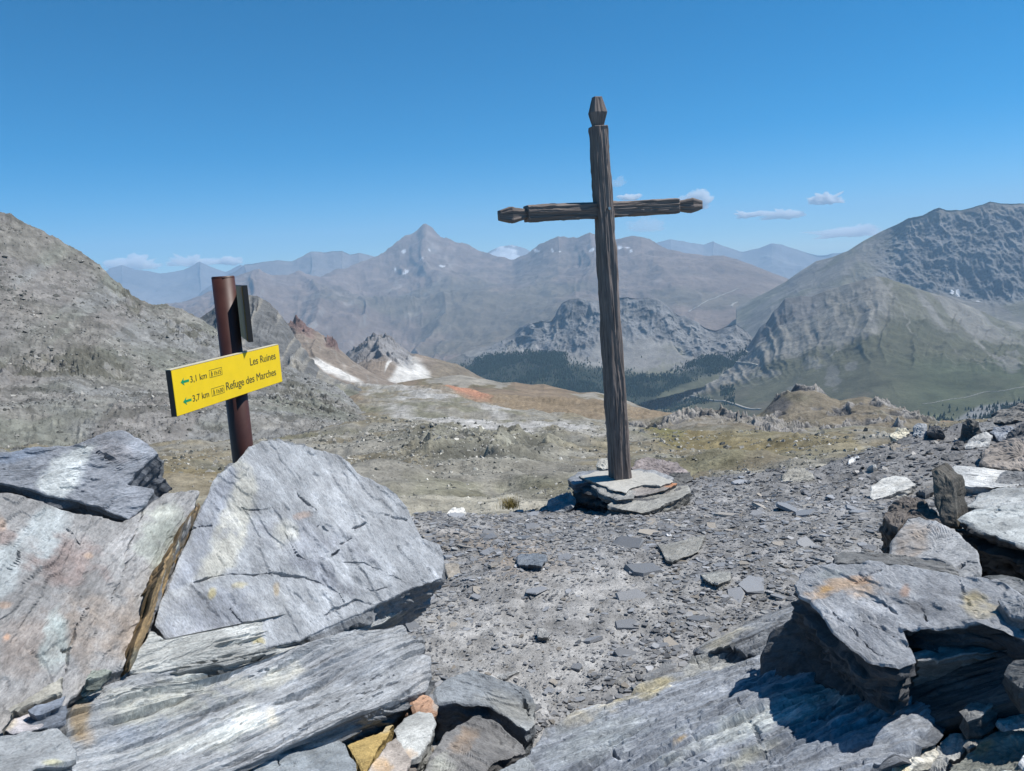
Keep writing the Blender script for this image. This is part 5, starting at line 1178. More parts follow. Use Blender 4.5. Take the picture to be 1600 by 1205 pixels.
    slab('stone', lab, out, anc, 0.10 if anc[0][2] < 5 else 0.26, None, 0.004 * anc[0][2] / 2.4 if anc[0][2] < 5 else 0.02, colr, [], [], snap=('flat' if ('set in' in lab or 'lying' in lab or 'below the square' in lab) else True), seed=160 + k, bevel=0.012 if anc[0][2] < 5 else 0.03, relief_a=0.008 if anc[0][2] < 5 else 0.02, lam=0.12, edge_amp=0.004 if anc[0][2] < 5 else 0.01)

# more of the dark broken slabs along the right edge
for k, (lab, out, anc, colr) in enumerate([
    ('thin black slab leaning against the right end of the upper right pile', [(1566, 690), (1574, 672), (1592, 660), (1606, 664), (1600, 682), (1584, 694)], [(1568, 690, 6.9), (1592, 660, 7.1), (1600, 684, 6.9)], (0.10, 0.10, 0.105)),
    ('flat grey slab bridging the gap in the upper right pile', [(1516, 668), (1530, 660), (1552, 658), (1560, 668), (1540, 676), (1522, 676)], [(1517, 672, 7.4), (1545, 658, 7.6), (1550, 674, 7.4)], (0.17, 0.175, 0.185)),
    ('dark flat stone in front of the upper right pile', [(1470, 712), (1482, 703), (1504, 702), (1516, 710), (1498, 717), (1480, 718)], [(1472, 714, 6.4), (1492, 702, 6.6), (1510, 714, 6.4)], (0.12, 0.12, 0.125)),
    ('small black angular stone left of the veined rock', [(1488, 700), (1494, 690), (1504, 690), (1508, 700), (1498, 704)], [(1489, 701, 6.9), (1498, 690, 7.0), (1506, 702, 6.9)], (0.09, 0.09, 0.095)),
    ('grey slab edge poking out below the rust topped boulder', [(1556, 748), (1566, 736), (1600, 734), (1640, 742), (1620, 756), (1580, 756)], [(1558, 750, 5.2), (1590, 734, 5.4), (1610, 754, 5.2)], (0.20, 0.205, 0.215)),
    ('thin dark sliver lying between the white slab and the upright slab', [(1430, 772), (1442, 764), (1458, 764), (1462, 772), (1446, 778)], [(1431, 774, 4.9), (1450, 764, 5.05), (1460, 774, 4.9)], (0.13, 0.13, 0.135)),
]):
    slab('stone', lab, out, anc, 0.16, None, 0.016, colr, [], [], snap=True, seed=300 + k, bevel=0.015, relief_a=0.016, lam=0.12, edge_amp=0.01)
for k, (lab, out, anc, colr) in enumerate([
    ('thin slate sheet jutting out right of the dark slate wedge', [(1548, 908), (1575, 902), (1640, 918), (1690, 940), (1640, 944), (1590, 926)], [(1550, 909, 2.72), (1600, 906, 2.74), (1620, 938, 2.60)], (0.22, 0.225, 0.235)),
    ('broken slate piece lying on top of the large flat topped block at right', [(1556, 936), (1580, 926), (1620, 934), (1640, 950), (1600, 958), (1570, 950)], [(1558, 940, 2.36), (1600, 930, 2.38), (1600, 956, 2.28)], (0.26, 0.27, 0.29)),
    ('dark angular chunk at the right edge above the cream quartz', [(1568, 1052), (1584, 1034), (1620, 1026), (1680, 1040), (1640, 1066), (1590, 1070)], [(1570, 1056, 2.14), (1600, 1028, 2.2), (1620, 1066, 2.1)], (0.12, 0.125, 0.13)),
    ('splintered slate end beside the cream quartz', [(1500, 1112), (1520, 1094), (1545, 1088), (1552, 1102), (1530, 1118), (1510, 1124)], [(1502, 1116, 2.16), (1540, 1088, 2.24), (1535, 1116, 2.16)], (0.17, 0.175, 0.18)),
]):
    slab('stone', lab, out, anc, 0.07, None, 0.008, colr, [], [], seed=320 + k, bevel=0.008, relief_a=0.008, lam=0.1, edge_amp=0.005)

# ------------------------------------------------------------------ the cross on its plinth
def zr(z, px, py):
    d = ray(np.asarray(float(px)), np.asarray(float(py))); return float((z - EYE[2]) / d[2])
def zan(z, *pts): return [(p[0], p[1], zr(z, *p)) for p in pts]

CROSS_R = 6.15
P0 = at(970, 747, CROSS_R)
ZT = float(P0[2])
M_CEMENT = terrain_mat('old_cement', 22.0, 0.16, 0.5, 0.008, 0.9)
pl = empty('stone_plinth', (float(P0[0]), float(P0[1]), ZT - 0.3))
tag(pl, 'low dry stone plinth with a cement top under the wooden cross', 'plinth')
def plinth_part(name, out, z, thick, col, seed, **kw):
    o = slab(name, None, out, zan(z, out[0], out[len(out) // 3], out[2 * len(out) // 3]), thick, kw.pop('center', None), kw.pop('ds', 0.013), col, kw.pop('patches', []), [], seed=seed, parent=pl, side=kw.pop('side', (0, 0, -1)), relief_a=kw.pop('ra', 0.008), lam=0.15, edge_amp=0.012, **kw)
    o.matrix_parent_inverse = Matrix.Translation(-Vector(pl.location)); return o
plinth_part('stone', [(893, 753), (930, 742), (1000, 738), (1056, 752), (1064, 764), (1010, 784), (955, 778), (915, 764)], ZT - 0.05, 0.42, (0.09, 0.09, 0.094), 201, strata=0.05, under=0.04)  # body stone near black: the shade of the front is in its colour
plinth_part('stone', [(889, 748), (905, 739), (935, 734), (962, 735), (955, 747), (925, 753), (897, 756)], ZT - 0.012, 0.07, (0.20, 0.215, 0.245), 202, strata=0.02, under=0.05)
plinth_part('stone', [(922, 759), (940, 755), (970, 762), (992, 769), (990, 778), (965, 779), (940, 771)], ZT - 0.02, 0.06, (0.25, 0.25, 0.245), 203, strata=0.02)
plinth_part('stone', [(985, 762), (1010, 757), (1040, 753), (1058, 757), (1040, 765), (1015, 771), (992, 773)], ZT - 0.018, 0.06, (0.235, 0.215, 0.205), 204, strata=0.02, patches=[('blob', (1050, 757, 12, 5, 0), (0.40, 0.19, 0.10), 0.9)])
plinth_part('stone', [(950, 786), (975, 776), (1010, 772), (1040, 764), (1076, 758), (1078, 768), (1060, 780), (1030, 791), (1000, 798), (975, 796)], ZT - 0.05, 0.095, (0.245, 0.24, 0.225), 205, strata=0.03, under=0.10)
plinth_part('stone', [(960, 738), (1000, 731), (1030, 736), (1052, 746), (1040, 752), (1000, 745)], ZT - 0.005, 0.06, (0.24, 0.245, 0.26), 206)
plinth_part('cement_top', [(903, 744), (930, 737), (965, 733), (1000, 735), (1030, 743), (1050, 752), (1032, 759), (1005, 757), (985, 762), (978, 769), (958, 765), (938, 757), (922, 752)], ZT + 0.004, 0.05, (0.40, 0.39, 0.37), 207, mat=M_CEMENT, ra=0.004, ds=0.012)

def wood_mat():
    mt, nt, nd, lk, bs = nodes_of('weathered_wood')
    fu = N(nt, 'ShaderNodeAttribute', attribute_name='fuv')
    mp = N(nt, 'ShaderNodeMapping'); mp.inputs['Scale'].default_value = (1, 1, 0.06); lk.new(fu.outputs['Vector'], mp.inputs[0])
    n1 = N(nt, 'ShaderNodeTexNoise', Scale=70.0, Detail=7.0, Roughness=0.7); lk.new(mp.outputs[0], n1.inputs['Vector'])
    n2 = N(nt, 'ShaderNodeTexNoise', Scale=6.0, Detail=4.0); lk.new(mp.outputs[0], n2.inputs['Vector'])
    cr = N(nt, 'ShaderNodeValToRGB'); lk.new(n1.outputs[0], cr.inputs[0])
    cr.color_ramp.elements[0].position = 0.28; cr.color_ramp.elements[0].color = (0.07, 0.058, 0.053, 1)
    cr.color_ramp.elements[1].position = 0.72; cr.color_ramp.elements[1].color = (0.29, 0.24, 0.215, 1)
    mr = N(nt, 'ShaderNodeMapRange'); mr.inputs[1].default_value = 0.3; mr.inputs[2].default_value = 0.7; mr.inputs[3].default_value = 0.75; mr.inputs[4].default_value = 1.25; lk.new(n2.outputs[0], mr.inputs[0])
    sc_ = N(nt, 'ShaderNodeVectorMath', operation='SCALE'); lk.new(cr.outputs[0], sc_.inputs[0]); lk.new(mr.outputs[0], sc_.inputs['Scale'])
    lk.new(sc_.outputs[0], bs.inputs['Base Color'])
    bp = N(nt, 'ShaderNodeBump', Strength=0.8, Distance=0.006); lk.new(n1.outputs[0], bp.inputs['Height']); lk.new(bp.outputs[0], bs.inputs['Normal'])
    bs.inputs['Roughness'].default_value = 0.8; bs.inputs['Specular IOR Level'].default_value = 0.25
    return mt
M_WOOD = wood_mat()

def beam(name, A, B, face, prof, na, nl, depth, seed, parent):
    """a hewn square timber from A to B; prof gives (run 0..1, half width); furrowed along the grain"""
    A = np.asarray(A, float); B = np.asarray(B, float); L = np.linalg.norm(B - A); ax = (B - A) / L
    fx = np.asarray(face, float); fx = fx - ax * (fx @ ax); fx /= np.linalg.norm(fx); sx = np.cross(ax, fx)
    prof = np.array(prof, float)
    t = np.unique(np.concatenate([np.linspace(0, 1, nl), prof[:, 0]]))
    hw = np.interp(t, prof[:, 0], prof[:, 1])
    th = (np.arange(na) + 0.5) / na * 2 * np.pi
    cc, ss = np.cos(th), np.sin(th); k = (np.abs(cc) ** 9 + np.abs(ss) ** 9) ** (-1 / 9)
    u = cc * k; w = ss * k
    arc = np.concatenate([[0], np.cumsum(np.hypot(np.diff(u), np.diff(w)))]) * 0.07
    z = t * L
    G = np.stack([u[None] * 0.07 + 0 * z[:, None], w[None] * 0.07 + 0 * z[:, None], 0 * u[None] + z[:, None]], -1)
    warp = fbm(G / np.array([0.2, 0.2, 0.7]) + seed, 3) * 0.014
    Q = G.copy(); Q[..., 0] += warp; Q[..., 1] += warp
    g = ridged(Q / np.array([0.024, 0.024, 0.9]) + seed, 4, 0.6) - 1.0
    g2 = fbm(Q / np.array([0.010, 0.010, 0.5]) + seed * 2, 3)
    chip = np.minimum(fbm(Q / np.array([0.05, 0.05, 0.12]) + seed * 3, 4), 0)
    d = depth * (g * 0.9 + 0.35 * g2 + 0.5 * chip)
    d = d * np.clip(np.minimum(t, 1 - t)[:, None] * L / 0.02, 0.15, 1)
    R = hw[:, None] + d
    P = A + (ax * z[:, None, None]) + (u[None] * R)[..., None] * sx + (w[None] * R)[..., None] * fx
    capA = (A + 0 * P[:1]) + (P[:1] - P[:1].mean(1, keepdims=True)) * 0.02
    capB = (B + 0 * P[-1:]) + (P[-1:] - P[-1:].mean(1, keepdims=True)) * 0.02
    P = np.concatenate([capA, P, capB], 0)
    G = np.concatenate([G[:1], G, G[-1:]], 0) + seed
    o = mesh_obj(name, P, grid_faces(P.shape[0], na, True), M_WOOD, None, True)
    fa = o.data.attributes.new('fuv', 'FLOAT_VECTOR', 'POINT'); fa.data.foreach_set('vector', np.ascontiguousarray(G, dtype=np.float32).ravel())
    o.parent = parent; o.matrix_parent_inverse = Matrix.Translation(-Vector(parent.location))
    return o

cross = empty('wooden_cross', tuple(P0))
tag(cross, 'tall weathered dark wooden cross with carved pointed ends', 'cross')
YAW = math.radians(17.0)
ARM = np.array([math.cos(YAW), math.sin(YAW), 0.0]); FACE = np.array([math.sin(YAW), -math.cos(YAW), 0.0])
SH = at(934.5, 198, CROSS_R); TIP = at(932.5, 152, CROSS_R)
beam('upright', P0 - np.array([0, 0, 0.06]), SH, FACE, [(0, 0.076), (0.3, 0.073), (0.6, 0.067), (0.85, 0.062), (1, 0.060)], 104, 370, 0.0068, 3.0, cross)
beam('finial', SH - (TIP - SH) * 0.12, TIP, FACE, [(0, 0.040), (0.12, 0.040), (0.52, 0.062), (1.0, 0.032)], 72, 44, 0.004, 5.0, cross)
def on_arm(px, py, C):
    lo, hi = -2.5, 2.5
    for _ in range(60):
        m_ = (lo + hi) / 2
        if project(C + ARM * m_)[0] < px: lo = m_
        else: hi = m_
    q = C + ARM * lo
    for _ in range(8): q = q + np.array([0, 0, (project(q)[1] - py) * np.linalg.norm(q - EYE) / FPX])
    return q
CA = at(945, 328.5, CROSS_R) + np.array([0, 0.03, 0])
aL, aR = on_arm(822, 334.5, CA), on_arm(1057, 322.5, CA)
fL, fR = on_arm(779.5, 337, CA), on_arm(1094.5, 320.5, CA)
mid = (aL + aR) / 2
beam('crossbeam', aL, aR, FACE, [(0, 0.061), (0.5, 0.060), (1, 0.058)], 96, 210, 0.0075, 9.0, cross)
beam('finial', aL + (aL - fL) * 0.15, fL, FACE, [(0, 0.036), (0.14, 0.036), (0.62, 0.062), (1.0, 0.036)], 72, 40, 0.006, 11.0, cross)
beam('finial', aR + (aR - fR) * 0.15, fR, FACE, [(0, 0.034), (0.14, 0.036), (0.62, 0.058), (1.0, 0.034)], 72, 40, 0.006, 13.0, cross)
def steel_mat(name, col, rough, metal=1.0):
    mt, nt, nd, lk, bs = nodes_of(name)
    n1 = N(nt, 'ShaderNodeTexNoise', Scale=40.0, Detail=5.0)
    tc = N(nt, 'ShaderNodeTexCoord'); lk.new(tc.outputs['Object'], n1.inputs['Vector'])
    mr = N(nt, 'ShaderNodeMapRange'); mr.inputs[3].default_value = 0.8; mr.inputs[4].default_value = 1.2; lk.new(n1.outputs[0], mr.inputs[0])
    sc_ = N(nt, 'ShaderNodeVectorMath', operation='SCALE'); sc_.inputs[0].default_value = col; lk.new(mr.outputs[0], sc_.inputs['Scale']); lk.new(sc_.outputs[0], bs.inputs['Base Color'])
    bs.inputs['Roughness'].default_value = rough; bs.inputs['Metallic'].default_value = metal
    return mt
def bm_part(name, fn, mat, parent, M=None, smooth_shade=False):
    bm = bmesh.new(); fn(bm)
    if M is not None: bmesh.ops.transform(bm, matrix=M, verts=bm.verts)
    me = bpy.data.meshes.new(name); bm.to_mesh(me); bm.free(); me.materials.append(mat)
    me.polygons.foreach_set('use_smooth', np.full(len(me.polygons), smooth_shade))
    o = bpy.data.objects.new(name, me); COL.objects.link(o); o.parent = parent
    return o
def cyl(bm, r, h, seg=24, r2=None):
    bmesh.ops.create_cone(bm, cap_ends=True, segments=seg, radius1=r, radius2=r if r2 is None else r2, depth=h)
M_STEEL = steel_mat('dull_steel', (0.5, 0.5, 0.5), 0.4)
bpos = Vector(at(946, 327, CROSS_R)) + Vector(FACE) * 0.062 - Vector(cross.location)
bm_part('bolt', lambda bm: cyl(bm, 0.012, 0.03, 6), M_STEEL, cross, Matrix.Translation(bpos) @ Vector(FACE).to_track_quat('Z', 'Y').to_matrix().to_4x4())

# ------------------------------------------------------------------ the signpost
def paint_mat(name, col, rough, var=0.06, spec=0.4, bump=0.02):
    mt, nt, nd, lk, bs = nodes_of(name)
    tc = N(nt, 'ShaderNodeTexCoord')
    n1 = N(nt, 'ShaderNodeTexNoise', Scale=18.0, Detail=6.0, Roughness=0.65); lk.new(tc.outputs['Object'], n1.inputs['Vector'])
    mr = N(nt, 'ShaderNodeMapRange'); mr.inputs[1].default_value = 0.3; mr.inputs[2].default_value = 0.7; mr.inputs[3].default_value = 1 - var; mr.inputs[4].default_value = 1 + var; lk.new(n1.outputs[0], mr.inputs[0])
    sc_ = N(nt, 'ShaderNodeVectorMath', operation='SCALE'); sc_.inputs[0].default_value = col; lk.new(mr.outputs[0], sc_.inputs['Scale']); lk.new(sc_.outputs[0], bs.inputs['Base Color'])
    m2 = N(nt, 'ShaderNodeMapRange'); m2.inputs[3].default_value = rough - 0.1; m2.inputs[4].default_value = rough + 0.1; lk.new(n1.outputs[0], m2.inputs[0]); lk.new(m2.outputs[0], bs.inputs['Roughness'])
    bs.inputs['Specular IOR Level'].default_value = spec
    return mt
M_POST = paint_mat('brown_paint', (0.06, 0.021, 0.015), 0.5, 0.15)
M_YEL = paint_mat('yellow_enamel', (0.80, 0.55, 0.006), 0.5, 0.04)
M_EDGE = paint_mat('dark_edge', (0.035, 0.03, 0.028), 0.5)
M_INK = paint_mat('dark_lettering', (0.055, 0.06, 0.025), 0.6)
M_GRN = paint_mat('green_print', (0.0, 0.26, 0.10), 0.6)
M_YEL_SHADE = paint_mat('shaded_yellow', (0.20, 0.13, 0.03), 0.6)  # yellow of the second board, darkened to paint in its shade

SP_R = 3.50
top = at(348.5, 434, SP_R)
post_x, post_y = float(top[0]), float(top[1])
gz = float(ground_z(post_x, post_y)) - 0.1
top_z = float(top[2])
sp = empty('trail_signpost', (post_x, post_y, gz))
tag(sp, 'dark brown round steel post carrying a yellow hiking sign', 'signpost')
H = top_z - gz
def post_geo(bm):
    cyl(bm, 0.0465, H, 48)
    bmesh.ops.translate(bm, verts=bm.verts, vec=(0, 0, H / 2))
po = bm_part('post', post_geo, M_POST, sp, None, False)
for p_ in po.data.polygons: p_.use_smooth = abs(p_.normal.z) < 0.5
cap = bm_part('cap', lambda bm: (cyl(bm, 0.0475, 0.006, 48, 0.044), bmesh.ops.translate(bm, verts=bm.verts, vec=(0, 0, H + 0.003))), M_POST, sp)

# sign face from its four corners
LT, RT, RB, LB = (268, 579.5), (434.5, 538), (441, 597), (274, 651)
rL, rR = 3.06, 3.70
cl = (at(*LT, rL) + at(*LB, rL)) / 2; cr_ = (at(*RT, rR) + at(*RB, rR)) / 2
hgt = (np.linalg.norm(at(*LT, rL) - at(*LB, rL)) + np.linalg.norm(at(*RT, rR) - at(*RB, rR))) / 2
ex = cr_ - cl; WID = float(np.linalg.norm(ex)); ex /= WID
up = np.array([0, 0, 1.0]); up = up - ex * (up @ ex); up /= np.linalg.norm(up); nz_ = np.cross(ex, up)
if nz_ @ (EYE - cl) < 0: nz_ = -nz_
SC = (cl + cr_) / 2
# slide the board along its normal until it lies against the post
gap = (np.array([post_x, post_y, SC[2]]) - SC) @ nz_
print('sign', WID, hgt, 'gap', gap)
MS = Matrix(((ex[0], up[0], nz_[0], 0), (ex[1], up[1], nz_[1], 0), (ex[2], up[2], nz_[2], 0), (0, 0, 0, 1)))
MS.translation = Vector(SC) - Vector(sp.location)
T = 0.021
def board(bm, w, h, t, bev=0.002):
    bmesh.ops.create_cube(bm, size=1.0); bmesh.ops.scale(bm, vec=(w, h, t), verts=bm.verts)
    bmesh.ops.translate(bm, verts=bm.verts, vec=(0, 0, -t / 2))
sign = bm_part('signboard', lambda bm: board(bm, WID, hgt, T), M_EDGE, sp, MS)
def face_geo(bm):
    board(bm, WID - 0.003, hgt - 0.003, 0.002); bmesh.ops.translate(bm, verts=bm.verts, vec=(0, 0, 0.002))
bm_part('yellow_face', face_geo, M_YEL, sign, MS)
rim = lambda bm: (board(bm, WID, 0.003, T + 0.001), bmesh.ops.translate(bm, verts=bm.verts, vec=(0, hgt / 2 + 0.0016, 0.0)))
bm_part('top_rim', rim, paint_mat('pale_rim', (0.55, 0.5, 0.36), 0.5), sign, MS)
def text_part(txt, x0, x1, y, size, mat):
    """one line of lettering fitted between x0 and x1 on the board"""
    cu = bpy.data.curves.new('lettering', 'FONT'); cu.body = txt; cu.size = size; cu.extrude = 0.0003
    tmp = bpy.data.objects.new('lettering_curve', cu); COL.objects.link(tmp)
    dg = bpy.context.evaluated_depsgraph_get(); dg.update()
    me = bpy.data.meshes.new_from_object(tmp.evaluated_get(dg)); bpy.data.objects.remove(tmp)
    xs_ = [v.co.x for v in me.vertices]; lo, hi = min(xs_), max(xs_)
    me.transform(MS @ Matrix.Translation((x0, y, 0.0026)) @ Matrix.Diagonal(((x1 - x0) / (hi - lo), 1, 1, 1)) @ Matrix.Translation((-lo, 0, 0)))
    me.materials.clear(); me.materials.append(mat)
    o = bpy.data.objects.new('lettering', me); COL.objects.link(o); o.parent = sign; return o
W2 = WID / 2
text_part('Les Ruines', -W2 + 0.675 * WID, -W2 + 0.95 * WID, 0.026, 0.047, M_INK)
text_part('Refuge des Marches', -W2 + 0.423 * WID, -W2 + 0.935 * WID, -0.047, 0.047, M_INK)
def arrow(bm, x, y, s):
    v = [bm.verts.new((x + a * s, y + b * s, 0.0027)) for a, b in ((0, 0), (0.42, 0.30), (0.34, 0.09), (1.0, 0.09), (1.0, -0.09), (0.34, -0.09), (0.42, -0.30))]
    bm.faces.new(v)
def frame_box(bm, x, y, w, h, t):
    for (a, b, c, d) in ((0, 0, w, t), (0, h - t, w, t), (0, t, t, h - 2 * t), (w - t, t, t, h - 2 * t)):
        v = [bm.verts.new((x + a + i * c, y + b + j * d, 0.0027)) for i, j in ((0, 0), (1, 0), (1, 1), (0, 1))]; bm.faces.new(v)
def hiker(bm, x, y, s):
    for poly in ([(0, .78), (.12, .72), (.12, .9), (0, 1), (-.12, .9), (-.12, .72)], [(-.14, .7), (.14, .7), (.12, .36), (-.12, .36)], [(-.12, .36), (.0, .36), (-.12, 0), (-.26, 0)], [(.0, .36), (.12, .36), (.26, 0), (.12, 0)], [(.14, .66), (.34, .42), (.28, .38), (.12, .56)]):
        bm.faces.new([bm.verts.new((x + a * s, y + b * s, 0.0028)) for a, b in poly])
for yy, km, tm in ((0.024, '3,1 km', '1h15'), (-0.050, '3,7 km', '1h30')):
    bm_part('arrow', lambda bm: arrow(bm, -W2 + 0.045, yy + 0.010, 0.05), M_GRN, sign, MS)
    text_part(km, -W2 + 0.134 * WID, -W2 + 0.268 * WID, yy, 0.035, M_INK)
    bm_part('time_box', lambda bm: frame_box(bm, -W2 + 0.292 * WID, yy - 0.003, 0.112 * WID, 0.031, 0.0016), M_INK, sign, MS)
    bm_part('hiker_symbol', lambda bm: hiker(bm, -W2 + 0.312 * WID, yy + 0.001, 0.022), M_INK, sign, MS)
    text_part(tm, -W2 + 0.335 * WID, -W2 + 0.394 * WID, yy + 0.003, 0.024, M_INK)
# bracket between board and post
bm_part('bracket', lambda bm: (bmesh.ops.create_cube(bm, size=1.0), bmesh.ops.scale(bm, vec=(0.05, hgt * 0.8, max(0.02, -gap - 0.0)), verts=bm.verts), bmesh.ops.translate(bm, verts=bm.verts, vec=(((np.array([post_x, post_y, SC[2]]) - SC) @ ex), 0, -T - max(0.02, -gap) / 2))), M_STEEL, sp, MS)
# the second board, seen edge on behind the post
n0 = at(382.5, 446, 3.44); b0 = at(388, 535, 3.44)
h2 = float(n0[2] - b0[2]); d2 = np.array([math.sin(math.radians(-23.0)), math.cos(math.radians(-23.0)), 0.0])
ctr = np.array([n0[0], n0[1], (n0[2] + b0[2]) / 2]) + d2 * 0.30
zx = np.cross(d2, up); zx /= np.linalg.norm(zx)
upv = np.array([0, 0, 1.0]); nn2 = np.cross(d2, upv)
M2 = Matrix(((d2[0], upv[0], nn2[0], 0), (d2[1], upv[1], nn2[1], 0), (d2[2], upv[2], nn2[2], 0), (0, 0, 0, 1)))
M2.translation = Vector(ctr) - Vector(sp.location)
sb = bm_part('signboard', lambda bm: (bmesh.ops.create_cube(bm, size=1.0), bmesh.ops.scale(bm, vec=(0.60, h2, 0.020), verts=bm.verts)), M_EDGE, sp, M2)
bm_part('board_face', lambda bm: (bmesh.ops.create_cube(bm, size=1.0), bmesh.ops.scale(bm, vec=(0.592, h2 - 0.008, 0.003), verts=bm.verts), bmesh.ops.translate(bm, verts=bm.verts, vec=(0, 0, -0.0112))), M_YEL_SHADE, sb, M2)

# ------------------------------------------------------------------ loose shale
def flake_mat():
    mt, nt, nd, lk, bs = nodes_of('loose_shale')
    ti = N(nt, 'ShaderNodeAttribute', attribute_name='tint'); oi = N(nt, 'ShaderNodeObjectInfo'); tc = N(nt, 'ShaderNodeTexCoord')
    n1 = N(nt, 'ShaderNodeTexNoise', Scale=24.0, Detail=6.0, Roughness=0.7); lk.new(tc.outputs['Object'], n1.inputs['Vector'])
    r1 = N(nt, 'ShaderNodeMapRange'); r1.inputs[1].default_value = 0.25; r1.inputs[2].default_value = 0.75; r1.inputs[3].default_value = 0.7; r1.inputs[4].default_value = 1.3; lk.new(n1.outputs[0], r1.inputs[0])
    r2 = N(nt, 'ShaderNodeMapRange'); r2.inputs[3].default_value = 0.65; r2.inputs[4].default_value = 1.35; lk.new(oi.outputs['Random'], r2.inputs[0])
    mu = N(nt, 'ShaderNodeMath', operation='MULTIPLY'); lk.new(r1.outputs[0], mu.inputs[0]); lk.new(r2.outputs[0], mu.inputs[1])
    sc_ = N(nt, 'ShaderNodeVectorMath', operation='SCALE'); lk.new(ti.outputs['Color'], sc_.inputs[0]); lk.new(mu.outputs[0], sc_.inputs['Scale']); lk.new(sc_.outputs[0], bs.inputs['Base Color'])
    bp = N(nt, 'ShaderNodeBump', Strength=0.5, Distance=0.004); lk.new(n1.outputs[0], bp.inputs['Height']); lk.new(bp.outputs[0], bs.inputs['Normal'])
    bs.inputs['Roughness'].default_value = 0.5; bs.inputs['Specular IOR Level'].default_value = 0.5
    return mt
M_FLAKE = flake_mat()
NG = 5
_tri = [(0, k, k + 1) for k in range(1, NG - 1)]
for k in range(NG): _tri += [(k, (k + NG), (k + 1) % NG), ((k + 1) % NG, k + NG, (k + 1) % NG + NG)]
_tri = np.array(_tri)

def flake_batch(n, size, rng, thick=0.22):
    """n irregular six sided plates, centred, unit orientation; size is the long half axis"""
    a = (np.arange(NG)[None] + rng.uniform(-0.38, 0.38, (n, NG))) / NG * 2 * np.pi
    rad = rng.uniform(0.6, 1.0, (n, NG)); asp = rng.uniform(0.45, 0.95, (n, 1))
    x = np.cos(a) * rad * size[:, None]; y = np.sin(a) * rad * asp * size[:, None]
    t = size * thick * rng.uniform(0.5, 1.3, n)
    topz = (t[:, None] * (1 + rng.uniform(-0.35, 0.35, (n, NG)))) * 0.5
    k = rng.uniform(0.95, 1.15, (n, NG))
    T_ = np.stack([x, y, topz], -1); Bt = np.stack([x * k, y * k, -topz - t[:, None] * 0.3], -1)
    return np.concatenate([T_, Bt], 1)

def rot_batch(V, yaw, tx, ty):
    c, s = np.cos(yaw)[:, None], np.sin(yaw)[:, None]
    x = V[..., 0] * c - V[..., 1] * s; y = V[..., 0] * s + V[..., 1] * c; z = V[..., 2]
    c, s = np.cos(tx)[:, None], np.sin(tx)[:, None]; y, z = y * c - z * s, y * s + z * c
    c, s = np.cos(ty)[:, None], np.sin(ty)[:, None]; x, z = x * c + z * s, -x * s + z * c
    return np.stack([x, y, z], -1)

def shale_spots(n, rng, rmin=2.0, power=1.0):
    az = np.radians(rng.uniform(-16, 44, n)); e = np.interp(np.degrees(az), _edge_az, _edge_r, left=5.6)
    u = rng.random(n) ** power
    r = np.exp(np.log(rmin) + u * (np.log(e + 0.5) - np.log(rmin)))
    return r * np.sin(az), r * np.cos(az), r

